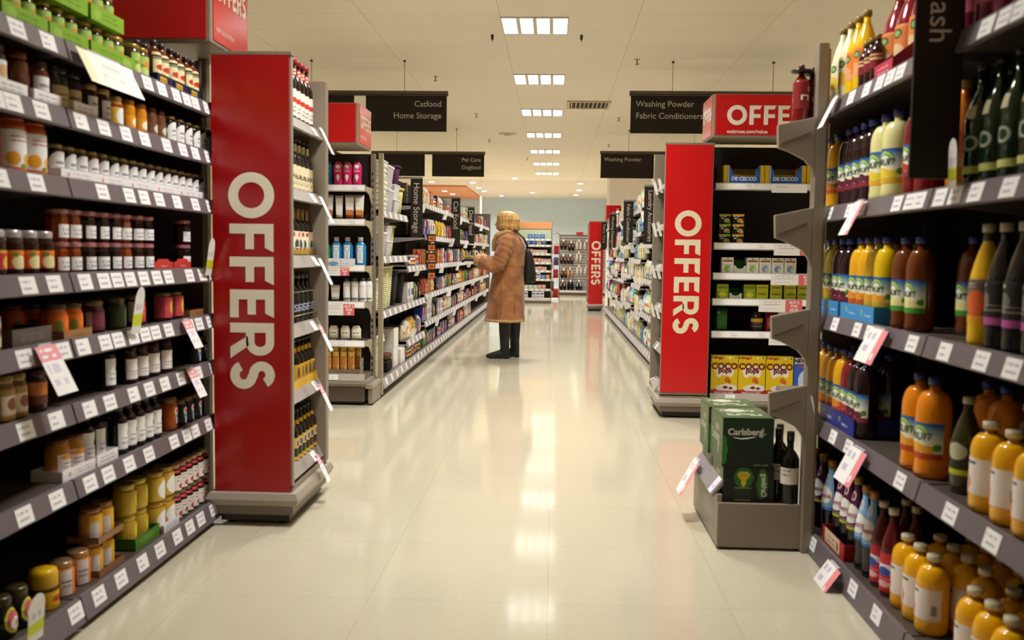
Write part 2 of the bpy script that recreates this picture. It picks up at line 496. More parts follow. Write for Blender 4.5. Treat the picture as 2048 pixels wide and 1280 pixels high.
# blade signs clipped to the shelves, across the aisle direction
def blade_sign(label, x0, x1, y, z0, z1, word, arm_to, size=.075, tcol='cfc7bb', tz=None):
    t = thing('blade_sign', label, 'sign', ((x0 + x1) / 2, y, z0))
    w = (x1 - x0) / 2; h = z1 - z0
    p = MB().box(-w, -.006, 0, w, .006, h, '2b2219').build('board', MATT, t, bevel=.003)
    n0 = tz if tz is not None else h - .04
    lettering(word, size, tcol, p, lambda a, b: (-size * .33 + b, -.0075, n0 - a) , 'LEFT')
    ax = arm_to - (x0 + x1) / 2
    MB().box(min(-w, ax), -.012, h - .004, max(w, ax), .012, h + .016, '8c847a').build('bracket', STEEL, t)
    return t
blade_sign('narrow dark blade sign reading Home Storage downwards', -1.43, -1.31, 9.22, 1.32, 1.905, 'Home Storage', -1.72, .085)
blade_sign('narrow dark blade sign reading Cat Food downwards', -1.40, -1.28, 12.65, 1.28, 1.915, 'Cat Food', -1.72, .1)
blade_sign('narrow dark blade sign reading Dog Food downwards', -1.395, -1.285, 15.0, 1.32, 1.905, 'Dog Food', -1.72, .1)
blade_sign('narrow dark blade sign reading Laundry Accessories downwards', 0.935, 1.062, 9.75, 1.29, 1.89, 'Laundry Accessories', 1.35, .064)
blade_sign('narrow dark blade sign reading Fabric Conditioner downwards', 0.92, 1.05, 12.4, 1.336, 1.887, 'Fabric Conditioner', 1.35, .066)
blade_sign('narrow dark blade sign reading Washing Detergents downwards', 0.925, 1.04, 15.6, 1.29, 1.85, 'Washing Detergents', 1.35, .064)
blade_sign('narrow dark blade sign reading Fabric Care over the far red panel', .95, 1.07, 18.7, 1.27, 1.82, 'Fabric Care', 1.35, .08)
blade_sign('tall dark blade sign ending in the letters squash on the drinks shelves', .955, 1.085, 2.57, 1.395, 2.05, 'Squash', 1.2, .084, 'd5cdc2', .59)

# ------------------------------------------------------------------ OFFERS lettering (cap height 1, word runs along +x)
def offers_polys():
    P = []
    w = .225
    def ring(cx, cy, rx, ry, w, n=40, a0=0.0, a1=2 * PI):
        for k in range(n):
            a, b = a0 + (a1 - a0) * k / n, a0 + (a1 - a0) * (k + 1) / n
            P.append([(cx + rx * math.cos(a), cy + ry * math.sin(a)), (cx + rx * math.cos(b), cy + ry * math.sin(b)),
                      (cx + (rx - w) * math.cos(b), cy + (ry - w) * math.sin(b)), (cx + (rx - w) * math.cos(a), cy + (ry - w) * math.sin(a))])
    ring(.518, .5, .518, .52, w)
    x = 1.16
    for _ in range(2):
        P.append([(x, 0), (x + w, 0), (x + w, 1), (x, 1)])
        P.append([(x + w, .8), (x + .54, .8), (x + .64, 1), (x + w, 1)])
        P.append([(x + w, .36), (x + .575, .36), (x + .575, .555), (x + w, .555)])
        x += .745
    P.append([(x, 0), (x + w, 0), (x + w, 1), (x, 1)])
    P.append([(x + w, .8), (x + .54, .8), (x + .64, 1), (x + w, 1)])
    P.append([(x + w, .4), (x + .57, .4), (x + .57, .59), (x + w, .59)])
    P.append([(x + w, 0), (x + .64, 0), (x + .64, .2), (x + w, .2)])
    x += .76
    P.append([(x, 0), (x + w, 0), (x + w, 1), (x, 1)])
    P.append([(x + w, .81), (x + .45, .81), (x + .45, 1), (x + w, 1)])
    P.append([(x + w, .36), (x + .45, .36), (x + .45, .555), (x + w, .555)])
    n = 16
    for k in range(n):
        a, b = -PI / 2 + PI * k / n, -PI / 2 + PI * (k + 1) / n
        P.append([(x + .45 + .3 * math.cos(a), .68 + .32 * math.sin(a)), (x + .45 + .3 * math.cos(b), .68 + .32 * math.sin(b)),
                  (x + .45 + .1 * math.cos(b), .683 + .125 * math.sin(b)), (x + .45 + .1 * math.cos(a), .683 + .125 * math.sin(a))])
    P.append([(x + .3, .4), (x + .55, 0), (x + .82, 0), (x + .52, .42)])
    x += .86
    # S as a stroked double curve
    ctr = []
    for k in range(21):
        a = math.radians(25 + (270 - 25) * k / 20); ctr.append((x + .33 + .2 * math.cos(a), .715 + .19 * math.sin(a)))
    for k in range(1, 21):
        a = math.radians(90 - (250) * k / 20); ctr.append((x + .34 + .215 * math.cos(a), .3 + .2 * math.sin(a)))
    hw = w * .48
    nrm = []
    for k in range(len(ctr)):
        p, q = ctr[max(0, k - 1)], ctr[min(len(ctr) - 1, k + 1)]
        dx, dy = q[0] - p[0], q[1] - p[1]; l = math.hypot(dx, dy) or 1
        nrm.append((-dy / l, dx / l))
    for k in range(len(ctr) - 1):
        (ax, ay), (bx, by) = ctr[k], ctr[k + 1]; (nx, ny), (mx, my) = nrm[k], nrm[k + 1]
        P.append([(ax + nx * hw, ay + ny * hw), (bx + mx * hw, by + my * hw), (bx - mx * hw, by - my * hw), (ax - nx * hw, ay - ny * hw)])
    return P
OFFERS = offers_polys()
def offers_word(parent, f, col='efe4c6', m=None):
    mb = MB()
    for p in OFFERS: mb.face([f(a, b) for a, b in p], col)
    return mb.build('lettering', m or SIGN, parent)

RED = 'd01a1d'
def header_box(label, x0, x1, y0, y1, z0, z1, side, front_word=False, posts=()):
    """A red four-sided header standing on posts over a shelf end."""
    t = thing('header_box', label, 'sign', ((x0 + x1) / 2, (y0 + y1) / 2, z0))
    ox, oy = (x0 + x1) / 2, (y0 + y1) / 2
    X0, X1, Y0, Y1, H = x0 - ox, x1 - ox, y0 - oy, y1 - oy, z1 - z0
    b = MB().box(X0, Y0, 0, X1, Y1, H, '9a8d7e', dict(bottom='8f8374')).build('frame', STEEL, t, bevel=.008)
    f = MB().box(X0 + .02, Y0 - .004, .018, X1 - .02, Y0 + .001, H - .004, RED).build('front_panel', SIGN, t)
    e = 1 if side == 'right' else -1
    xs = X1 if e > 0 else X0
    s = MB().box(min(xs - e * .001, xs + e * .004), Y0 + .02, .018, max(xs - e * .001, xs + e * .004), Y1 - .01, H - .004, RED).build('side_panel', SIGN, t)
    L = Y1 - Y0
    k = (L - .09) / 4.9
    if e > 0:
        offers_word(s, lambda a, c: (xs + .0055, Y0 + .05 + a * k, H * .42 + c * k * 1.35), 'f0e6d2')
        lettering('waitrose.com/value', .034, 'f0e6d2', s, lambda a, c: (xs + .0055, Y0 + .05 + a * .8, .06 + c))
    else:
        offers_word(s, lambda a, c: (xs - .0055, Y1 - .05 - a * k, H * .42 + c * k * 1.35), 'f0e6d2')
    if front_word:
        q = .133
        offers_word(f, lambda a, c: (X0 + .098 + a * q, Y0 - .0055, .088 + c * q), 'fbf3ef')
        lettering('waitrose.com/value', .036, 'fbf3ef', f, on_front(X0 + .098, .03, Y0 - .0055), bold=.0006)
    for (px, py, pz) in posts:
        MB().box(px - ox - .02, py - oy - .02, pz - z0, px - ox + .02, py - oy + .02, 0, '8d8070').build('post', STEEL, t)
    return t
header_box('large dark red OFFERS header box above the end of the jam shelves', -2.95, -1.437, 3.86, 4.32, 2.035, 2.5, 'right', posts=((-1.6, 4.2, 0), (-2.7, 4.2, 0)))
header_box('red OFFERS header box above the toiletries shelf end', -2.75, -1.42, 6.7, 7.15, 1.945, 2.245, 'right')
header_box('red OFFERS header box with white lettering above the cereal and tea shelves', 1.095, 2.6, 6.6, 7.02, 2.005, 2.305, 'left', True)
header_box('small dark red header box far down the washing aisle', 1.075, 2.3, 19.5, 20.0, 1.88, 2.2, 'left', posts=((1.2, 19.9, 0), (2.1, 19.9, 0)))

# ------------------------------------------------------------------ shelving
GREY = '6c6368'; TAUPE = '8d8172'; BLACKP = '17120f'; CREAM = 'cdbf9c'
TICKET = 'efecf6'
TW = .078            # width of a price ticket
rnd = random.Random(7)

def lip(mb, x0, x1, z, yf=0.0, h=.058, col=GREY, out=.016):
    """Sloped ticket rail along the front edge: top at (yf+out, z), bottom at (yf, z-h)."""
    mb.loft([[(x, yf + out, z), (x, yf, z - h), (x, yf + .012, z - h - .004), (x, yf + out + .012, z)] for x in (x0, x1)], col, False)
    return mb
def ticket(shelf, x, z, yf=0.0, w=.055, h=.046, out=.016, rail=.058, col=TICKET, band=None, name='price_ticket'):
    def P(u, v):
        zz = z - .006 - v * h; t = (z - zz) / rail
        return (x - w / 2 + u * w, yf + out * (1 - t) - .0012, zz)
    seed = int(x * 1000) % 17
    d = paint(col, ('t', .12, .25, .55 + seed * .02, .8, .7, 'a9a4b4'), *(() if not band else (('r', .62, 0, 1, 1, band),)))
    mb = MB().grid(lambda u, v: P(u, 1 - v), d, 12, 8, False)
    return mb.build(name, PAPER, shelf)

def shelf_bay(label, loc, rz, w, depth, shelves, base_top, tickets=None, rail='dark', base_out=.012, top=2.0, back='17120f', lipcol=GREY, board='4b423b', ends=(True, True), base_h=.075, group=None, kick='3a322d', strip=None, lip_h=.058, board_th=.03, dark_end=None):
    """shelves: heights of the boards; local front faces -y at y=0, width along +x."""
    t = thing('shelf_bay', label, 'shelving', loc, rz, group)
    MB().box(0, depth - .03, .02, w, depth, top, back).build('back_panel', MATT, t)
    b = MB().box(.01, .05, 0, w - .01, depth - .04, .06, kick).box(0, -base_out + .02, base_top - .04, w, depth - .04, base_top - .012, board)
    lip(b, 0, w, base_top - .004, -base_out, base_h, lipcol, .02)
    b.box(0, -base_out + .022, base_top - base_h, w, .06, base_top - .04, kick)
    base = b.build('base_shelf', STEEL, t)
    alls = [(base, base_top - .004, -base_out, .02, base_h)]
    for k, z in enumerate(shelves):
        m = MB().box(0, .02, z - board_th, w, depth - .03, z - .003, board)
        lip(m, 0, w, z + .003, 0, lip_h, lipcol)
        if strip: m.box(.0, -.003, z - lip_h + .008, w, -.0005, z - .004, strip)
        for xe in (0.0, w):
            s = 1 if xe == 0 else -1
            xa, xb = sorted((xe, xe + s * .004))
            m.loft([[(xx, .02, z - .003), (xx, .02, z - .045), (xx, depth - .03, z - .1), (xx, depth - .03, z - .003)] for xx in (xa, xb)], lipcol, False)
        alls.append((m.build('shelf', STEEL, t), z + .003, 0.0, .016, lip_h))
    for xe, on in ((0, ends[0]), (w, ends[1])):
        if on:
            s = 1 if xe == 0 else -1
            xa, xb = sorted((xe, xe + s * .03))
            u = MB().box(xa, depth - .075, .06, xb, depth - .03, top, TAUPE)
            for q in range(int((top - .2) / .05)):
                u.box(xa + .006, depth - .077, .12 + q * .05, xa + .012, depth - .0745, .145 + q * .05, '15110e')
            u.build('upright', STEEL, t)
    if dark_end is not None:
        xa, xb = (w, w + .012) if dark_end else (-.012, 0)
        MB().box(xa, .08, .06, xb, depth - .02, top - .02, '5f554b').build('end_panel', MATT, t)
    if tickets:
        for (o, z, yf, out, h), xs in zip(alls, tickets):
            for x in xs:
                band = None
                if isinstance(x, tuple): x, band = x
                if 0.035 < x < w - .035: ticket(o, x, z, yf, TW, min(.05, h - .01), out, h, band=band)
    return t

# long jam shelves on one side, squash shelves on the other
LB = (-1.44, 0, 0)
def lx(ys, y0): return [(((y[0] - y0), y[1]) if isinstance(y, tuple) else y - y0) for y in ys]
LT = [  # rail tickets by height: base, then from the lowest shelf up
    [2.682, 2.826, 2.977, 3.141, 3.286, 3.444, 3.568, 3.681, 3.823, 3.935],
    [2.447, 2.616, 2.811, 2.93, 3.081, 3.236, 3.458, 3.583, 3.67, 3.818],
    [2.463, 2.622, 2.817, 2.95, 3.122, 3.248, 3.381, 3.534, 3.707, 3.875],
    [2.468, 2.668, 2.784, 2.926, 3.016, 3.126, 3.22, 3.307, 3.421, 3.629, 3.724, 3.846],
    [2.492, 2.627, 2.805, 2.926, 3.016, 3.111, 3.216, 3.324, 3.426, 3.629, 3.762, 3.869],
    [2.372, 2.546, 2.763, 2.926, 3.114, 3.228, 3.354, 3.515, 3.697, 3.858],
    [2.361, 2.442, 2.58, 2.799, 2.943, 3.096, 3.24, 3.426, 3.578, 3.702, 3.846],
    [2.468, 2.622, 2.953, 3.122, 3.269, 3.39, 3.52, 3.619, 3.707, 3.835],
]
LZ = [.465, .70, .90, 1.10, 1.385, 1.59, 1.79]
def split_t(T, a, b): return [[y - a for y in row if a <= y < b] for row in T]
shelf_bay('dark jam and pickle shelving bay beside the tall red OFFERS panel', (-1.44, 2.73, 0), PI / 2, 1.22, .5, LZ, .105, split_t(LT, 2.73, 3.95), base_out=.018, dark_end=1)
shelf_bay('dark jam and pickle shelving bay at the near edge of the picture', (-1.44, 1.5, 0), PI / 2, 1.22, .5, LZ, .105, split_t(LT, 1.5, 2.72), base_out=.018)
RT = [
    [4.048, 3.822, 3.632, 3.142, 2.91, 2.717],
    [3.97, 3.766, 3.508, 3.325, 2.829, 2.681, 2.471, 2.236],
    [3.822, 3.538, 3.283, 3.156, 2.783, 2.554, 2.338, 2.182],
    [3.664, 3.42, 3.283, 2.952, 2.849, 2.772, 2.63, 2.532, 2.413, 2.241],
    [3.698, 3.449, 3.283, 3.156, 3.062, 2.973, 2.399, 2.304, 2.241],
]
RZ = [.53, .955, 1.377, 1.785]
def flip_t(T, a, b): return [[b - y for y in row if a <= y < b] for row in T]
shelf_bay('drinks shelving bay behind the beer crates, full of squash', (1.06, 3.95, 0), -PI / 2, 1.25, .55, RZ, .085, flip_t(RT, 2.7, 3.95), base_out=.03, base_h=.09, dark_end=0)
shelf_bay('drinks shelving bay at the near edge, beyond the squash sign', (1.06, 2.69, 0), -PI / 2, 1.25, .55, RZ, .085, flip_t(RT, 1.44, 2.69), base_out=.03, base_h=.09)

# ------------------------------------------------------------------ shelf talkers and wobblers
def talker(label, loc, face, w, h, tilt, kind='white', text=None, slide=0.0):
    """A card hung on a ticket rail. face: +1 looks towards +x, -1 towards -x, 0 towards the camera."""
    nm = 'shelf_wobbler' if kind == 'wobbler' else 'shelf_talker'
    t = thing(nm, label, 'price card', loc, PI / 2 if face > 0 else (-PI / 2 if face < 0 else 0), 'price cards on the shelf rails')
    s, c = math.sin(tilt), math.cos(tilt)
    if kind == 'wobbler':
        n = 18
        def pos(u, v):
            half = w / 2 if v < .72 else w / 2 * math.sqrt(max(0, 1 - ((v - .72) / .28) ** 2))
            return ((u - .5) * 2 * half + slide * v, -.004 - v * h * s, v * h * c)
        d = paint('eeeef0', ('r', 0, .17, 1, .4, 'c3cf2a'), ('t', .2, .5, .8, .75, .4, 'b9b9c4'))
        MB().grid(pos, d, 14, 24, False).build('card', PAPER, t)
    else:
        if kind == 'pinktop': d = paint('e7e2ec', ('r', 0, .68, 1, 1, 'd98f98'), ('t', .15, .74, .8, .94, .5, 'f5e9ee'), ('t', .15, .2, .8, .6, .6, 'c7c2d2'))
        elif kind == 'pinkend': d = paint('ebe7f0', ('r', .7, 0, 1, 1, 'd9848c'), ('r', .76, .12, .86, .3, 'f4e4e6'), ('t', .1, .3, .5, .85, .6, 'b9b4c4'))
        elif kind == 'cream': d = paint('e9e4d6', ('r', 0, 0, .16, 1, 'd7d8b6'), ('t', .3, .3, .75, .75, .6, 'c9c6c2'))
        else: d = paint('ebe8f3', ('t', .15, .2, .7, .7, .6, 'c9c5d4'))
        MB().grid(lambda u, v: ((u - .5) * w + slide * v, -.004 - (1 - v) * h * s, -(1 - v) * h * c), d, 20, 16, False).build('card', PAPER, t)
        MB().box(-w * .3, -.004, -.004, w * .3, .004, .006, 'c9c4cc').build('clip', PLASTIC, t)
    return t
T = .45
talker('large cream card hanging below the pickle trays on the top jam shelf', (-1.44, 2.93, 1.78), 1, .36, .115, T, 'cream')
talker('white and green wobbler tag on the red-lidded jam shelf by the red panel', (-1.44, 3.8, 1.07), 1, .07, .16, .25, 'wobbler', slide=-.05)
talker('white and green wobbler tag on the orange jar shelf', (-1.44, 3.12, .885), 1, .07, .17, .25, 'wobbler', slide=-.04)
talker('pink and white card hanging under the beetroot jar shelf near the red panel', (-1.44, 3.56, .9), 1, .085, .12, T, 'pinktop')
talker('pink and white card hanging under the orange jar shelf near the camera', (-1.44, 2.55, .9), 1, .11, .15, T, 'pinktop')
talker('red and white card hanging under the white-label jar shelf', (-1.44, 3.6, .7), 1, .08, .12, T, 'pinktop')
talker('white and green wobbler tag on the bottom jam shelf by the dark spread jar', (-1.42, 2.43, .09), 1, .08, .16, .25, 'wobbler', slide=-.05)
for z, w, y in ((1.74, 'top', 4.28), (1.425, 'second', 4.27), (1.14, 'third', 4.25), (.83, 'fourth', 4.25), (.55, 'fifth', 4.25), (.225, 'lowest', 4.2)):
    talker('white card hanging from the %s shelf of the bottle stand' % w, (-1.085, y, z), 1, .055, .13, T, 'pinktop' if z < 1 else 'white')
talker('white card at the end of the top squash shelf', (1.06, 3.86, 1.785), -1, .06, .13, T)
talker('white card under the pale squash on the top shelf', (1.06, 3.6, 1.785), -1, .07, .13, T)
talker('white and yellow wobbler tag in front of the pale squash on the top shelf', (1.06, 3.72, 1.765), -1, .06, .17, .25, 'wobbler', slide=.04)
talker('large white and pink card at the end of the second squash shelf', (1.06, 3.9, 1.375), -1, .17, .13, .6, 'pinkend')
talker('white and pink card under the pale lemon squash', (1.06, 3.27, 1.375), -1, .1, .13, T, 'pinkend')
talker('white and yellow wobbler tag under the dark green bottles', (1.06, 2.53, 1.365), -1, .05, .13, .25, 'wobbler', slide=.07)
talker('large white and pink card under the blue squash trays', (1.06, 3.03, .95), -1, .17, .12, T, 'pinkend')
talker('white and yellow wobbler tag by the navy squash tray', (1.06, 3.72, .495), -1, .06, .15, .25, 'wobbler', slide=.07)
talker('large white and pink card below the navy squash tray', (1.06, 3.18, .525), -1, .17, .13, T, 'pinkend')
talker('white and red card hanging on the lowest drinks shelf rail', (1.03, 3.3, .075), -1, .15, .11, .6, 'pinkend')

# ------------------------------------------------------------------ the narrow side units with the tall red OFFERS panels
def bumper(mb, x0, x1, y0, y1, z, r, col):
    """Rounded buffer rail round three or four sides of a base."""
    prof = [(0, -r), (.6 * r, -.8 * r), (r, 0), (.6 * r, .8 * r), (0, r)]
    rings = []
    for d, dz in prof:
        rings.append([(x0 - d, y0 - d, z + dz), (x1 + d, y0 - d, z + dz), (x1 + d, y1 + d, z + dz), (x0 - d, y1 + d, z + dz)])
    return mb.loft(rings, col, False)
def side_unit(label, x0, x1, y0, y1, face, top, panel_z0, shelves, ticket_fn=None, detail=True, panel_top=None, word_top=1.43, word_h=.178, panel_col=RED, word_col='efe6c9'):
    """face +1: open towards +x, back at x0."""
    t = thing('offers_unit', label, 'display unit', ((x0 + x1) / 2, (y0 + y1) / 2, 0))
    ox, oy = (x0 + x1) / 2, (y0 + y1) / 2
    a, b, c, d = x0 - ox, x1 - ox, y0 - oy, y1 - oy
    e = face
    # near side wall and the red panel on it
    MB().box(a, c, .16, b, c + .03, top, TAUPE).box(a - .004, c - .006, top - .012, b + .004, c + .034, top + .004, '8a7c6d').build('near_wall', STEEL, t, bevel=.002)
    pt = panel_top or top - .012
    p = MB().box(a + .003, c - .006, panel_z0, b - .008, c, pt, panel_col).build('red_panel', SIGN, t)
    cx = 0.0
    offers_word(p, lambda u, v: (cx - word_h * .5 + v * word_h, c - .0072, word_top - u * word_h * .985), word_col)
    # far wall: cream board in a taupe frame
    f = MB()
    fx0, fx1 = (a, b) if e > 0 else (a, b)
    f.box(fx0, d - .025, .16, fx1, d, top - .02, CREAM)
    fo = (b - .07, b + .012) if e > 0 else (a - .012, a + .07)
    f.box(fo[0], d - .045, .16, fo[1], d + .005, top - .02, TAUPE)
    f.box(*((fx0, d - .044, top - .08, fo[0], d + .004, top - .021) if e > 0 else (fo[1], d - .044, top - .08, fx1, d + .004, top - .021)), TAUPE)
    f.build('far_wall', STEEL, t, bevel=.002)
    bx = (a, a + .03) if e > 0 else (b - .03, b)
    MB().box(bx[0], c + .03, .16, bx[1], d - .025, top - .03, '2a231c').build('back_panel', MATT, t)
    # base
    m = MB().box(a + .02, c + .02, .012, b - .02, d - .02, .05, '2a241f').box(a, c, .045, b, d, .1, '7c7064')
    bumper(m, a, b, c, d, .115, .032, '9b9082')
    m.box(a, c, .14, b, d, .17, '8d8172')
    base = m.build('base', STEEL, t)
    for fx in (a + .06, b - .06):
        for fy in (c + .05, d - .05):
            MB().lathe([(.018, 0), (.018, .02)], '3a332c', 10, fx, fy).build('foot', STEEL, base)
    front = b if e > 0 else a
    for k, z in enumerate(shelves):
        s = MB()
        s.box(min(a + .03, b - .03), c + .03, z - .03, max(a, b - .03), d - .03, z - .002, '5f564e')
        L = [(front - e * .03, z + .012), (front - e * .0, z - .04), (front - e * .012, z - .044), (front - e * .042, z + .012)]
        s.loft([[(xx, yy, zz) for xx, zz in L] for yy in (c + .032, d - .03)], '9c948f', False)
        sh = s.build('shelf', STEEL, t, fix=True)
        if detail:
            def P(u, v, y=.08 + .03 * (k % 2)):
                vv = 1 - v
                return (front - e * (.03 * (1 - vv) - .0014), (y + (.07 if e > 0 else -.07) * u), z + .009 - .046 * vv)
            MB().grid(P, paint('ebe8f2', ('t', .1, .2, .8, .8, .5, 'c2bed0')), 10, 8, False).build('price_ticket', PAPER, sh)
            if k in (1, 2, 3):    # wire guard in front of the bottles
                MB().tube([(front - e * .028, c + .035, z + .045), (front - e * .028, d - .05, z + .045), (front - e * .06, d - .045, z + .045)], .0025, 'b9a878', 6).build('wire_guard', TIN, sh)
    return t
side_unit('brown sauce and beer stand with the tall red OFFERS panel beside the jam shelves', -1.436, -1.098, 3.85, 4.43, 1, 1.995, .125, (.23, .56, .845, 1.145, 1.435, 1.74), panel_col='ad1418', word_col='fdf6e0', word_top=1.502, word_h=.188)
side_unit('narrow stand with the bright red OFFERS panel beside the cereal shelves', .787, 1.13, 6.7, 7.33, -1, 1.975, .187, (.22, .5, .8, 1.1, 1.4, 1.7), word_top=1.5, word_h=.182)
side_unit('distant narrow stand with a red OFFERS panel at the end of the washing aisle', .727, 1.03, 19.2, 19.8, -1, 1.85, .13, (.3, .7, 1.1, 1.5), detail=False, word_top=1.449, word_h=.186)

# ------------------------------------------------------------------ low end unit with the beer crates
eu = thing('end_unit', 'taupe end stand holding the green beer crates under four short arms', 'display unit', (.85, 3.95, 0))
def EX(x): return x - .85
def EY(y): return y - 3.95
m = MB().box(EX(.69), EY(3.7), .03, EX(1.0), EY(4.28), .15, '241d19').box(EX(.675), EY(3.68), .012, EX(1.06), EY(3.7), .19, TAUPE).box(EX(.675), EY(3.7), .012, EX(.695), EY(4.3), .22, TAUPE).box(EX(.695), EY(4.28), .012, EX(1.06), EY(4.3), .19, TAUPE)
m.box(EX(.70), EY(3.695), .176, EX(.97), EY(3.7), .178, '5b5047')
base = m.build('base', STEEL, eu, bevel=.003)
MB().box(EX(.695), EY(3.7), .15, EX(1.0), EY(4.28), .18, 'b07a58').build('floor_board', STEEL, base)
mm = MB()
L = [(.70, .275), (.655, .215), (.66, .205), (.71, .265)]
mm.loft([[(EX(x), EY(y), z) for x, z in L] for y in (3.72, 4.26)], '8f8a8c', False)
rl = mm.build('ticket_rail', STEEL, base, fix=True)
MB().grid(lambda u, v: (EX(.653 + .045 * v), EY(3.8 - .06 * u), .216 + .058 * v), paint('d9d6e2', ('t', .1, .2, .8, .8, .5, 'b2aec0')), 8, 8, False).build('price_ticket', PAPER, rl)
for fx in (.70, 1.0):
    for fy in (3.72, 4.25): MB().lathe([(.016, 0), (.018, .014)], '1d1815', 10, EX(fx), EY(fy)).build('foot', STEEL, base)
MB().box(EX(1.005), EY(3.66), 0, EX(1.045), EY(3.72), 2.0, TAUPE).box(EX(1.045), EY(3.67), 0, EX(1.055), EY(3.72), 1.98, 'a0937f').build('upright', STEEL, eu, bevel=.003)
for zt in (1.7, 1.352, .957, .655):
    prof = [(.858, zt - .012), (.862, zt - .1), (.9, zt - .112), (.965, zt - .145), (.99, zt - .175), (1.005, zt - .215), (1.005, zt + .02)]
    br = MB().prism(prof, lambda a, b, t: (EX(a), EY(t), b), (3.66, 3.685), TAUPE).build('bracket', STEEL, eu, fix=True, bevel=.003)
    MB().box(EX(.925), EY(3.685), zt - .03, EX(1.045), EY(3.83), zt - .005, '7d7265').build('shelf', STEEL, br)
    MB().loft([[(EX(.87), EY(y), zt - .085), (EX(.87), EY(y), zt - .09), (EX(.98), EY(y), zt - .045), (EX(.98), EY(y), zt - .04)] for y in (3.6575, 3.66)], '5d5248', False).build('groove', STEEL, br, fix=True)
talker('white and pink card on the rail in front of the beer crates', (.66, 4.1, .27), -1, .14, .17, .5, 'pinkend')

# ------------------------------------------------------------------ shelf ends that face the camera
def end_bay(label, x0, x1, y, depth, zs, base, top, tickets, back, side):
    """Faces the camera. tickets: x positions of the small tickets of each shelf (base first)."""
    w = x1 - x0
    t = thing('shelf_end', label, 'shelving', (x0, y, 0))
    MB().box(0, depth - .02, .05, w, depth, top, back).build('back_panel', MATT, t)
    b = MB().box(.02, .03, .012, w - .02, depth, .05, '231c18').box(0, .0, .03, w, depth, base - .03, '5b5048')
    bumper(b, .0, w, -.005, depth, base - .06, .024, '83796d')
    b.box(0, .0, base - .03, w, depth, base - .004, '6b6057')
    lip(b, 0, w, base + .012, -.02, .05, 'b4aca4')
    bb = b.build('base', STEEL, t)
    S = [(bb, base + .012, -.02)]
    for z in zs:
        m = MB().box(.01, .02, z - .028, w - .01, depth - .02, z - .003, '4b423b')
        lip(m, 0, w, z + .006, 0, .05, 'b9b2ad')
        o = m.build('shelf', STEEL, t)
        MB().grid(lambda u, v: (.004 + u * (w - .008), .016 * (.1 + .8 * v) - .0012 - .0, z + .006 - .045 + .04 * v), 'f3f1f6', 2, 2, False).build('price_strip', PAPER, o)
        for xe in (0, w):
            s = 1 if xe == 0 else -1
            MB().prism([(.012, z - .004), (.012, z - .035), (depth * .5, z - .06), (depth - .05, z - .15), (depth - .02, z - .16), (depth - .02, z - .004)],
                       lambda a, c, q: (q, a, c), tuple(sorted((xe, xe + s * .006))), 'a89b80').build('bracket', STEEL, o, fix=True)
        S.append((o, z + .006, 0))
    for (o, z, yf), xs in zip(S, tickets):
        for x in xs: ticket(o, x - x0, z, yf - .002, .07, .038, .016, .05)
    for xe in (0, w):
        u = MB().box(xe - .016, depth - .05, .03, xe + .016, depth, top, TAUPE)
        for q in range(int((top - .2) / .05)): u.box(xe - .006, depth - .052, .12 + q * .05, xe + .004, depth - .049, .145 + q * .05, '120e0b')
        u.build('upright', STEEL, t)
    return t
end_bay('toiletries shelf end facing the camera beside the home storage shelves', -2.38, -1.425, 6.95, .36, (.493, .79, 1.068, 1.415, 1.672), .23, 1.94,
        ([-1.66], [-1.6, -1.66], [], [], [-1.52], [-1.5]), '2b241f', 1)
hp = thing('gondola_divider', 'taupe upright divider between the toiletries and home storage shelves', 'divider', (-1.37, 7.32, 0))
MB().box(-.018, -.025, .03, .018, .02, 1.95, 'a3967e').build('board', STEEL, hp, bevel=.003)
MB().box(-.03, -.36, .012, .006, -.02, .17, '8d8172').box(-.05, -.38, .13, .012, -.02, .165, '9b9082').build('skirting', STEEL, hp, bevel=.006)
end_bay('cereal and tea shelf end facing the camera beside the bright red panel', 1.155, 2.35, 6.75, .42, (.63, .866, 1.053, 1.27, 1.698), .167, 2.0,
        ([1.3, 1.62], [1.32, 1.52], [], [], [1.5], [1.4]), '2d2723', -1)
def big_card(label, x, y, z, w, h, text=None, pink=False):
    t = thing('promotion_card', label, 'price card', (x, y, z), 0, None)
    d = paint('f4f1f6', ('t', .1, .55, .5, .85, .6, 'b4aec0'), ('t', .1, .2, .42, .45, .5, 'cfcad8'), *((('r', .63, 0, 1, 1, 'd6636c'),) if text or pink else ()))
    p = MB().sheet(0, w, -h, 0, 0, d, 26, 14).build('card', PAPER, t)
    MB().box(w * .2, .001, -.012, w * .8, .006, .004, 'd6d2d8').build('clip', PLASTIC, t)
    if text:
        for k, s in enumerate(text):
            lettering(s, h * .3, 'ffffff', p, on_front(w * .815, -h * (.3 + .3 * k), -.0012), 'CENTER', bold=.0008)
    return t
big_card('white card under the blue pasta trays', 1.55, 6.738, 1.695, .25, .06)
big_card('white card with a pink end under the boxes on the tea shelf top', 1.58, 6.738, 1.268, .3, .08, pink=True)
big_card('white and pink offer card under the white tea boxes', 1.565, 6.738, 1.05, .32, .075, ('BUY 2', 'FOR', '£2.50'))
big_card('white and pink card reading buy two under the lime tea boxes', 1.485, 6.738, .868, .31, .088, ('BUY 2', 'FOR', '£2.50'))
big_card('white card above the cereal boxes', 1.565, 6.738, .625, .3, .085)
big_card('white and pink card under the blue mouthwash', -1.72, 6.938, 1.055, .18, .065, ('BUY 2', 'FOR', '£5'))
big_card('white and pink buy two card under the white bottles', -1.72, 6.938, .775, .22, .085, ('BUY 2', 'FOR', '£5'))

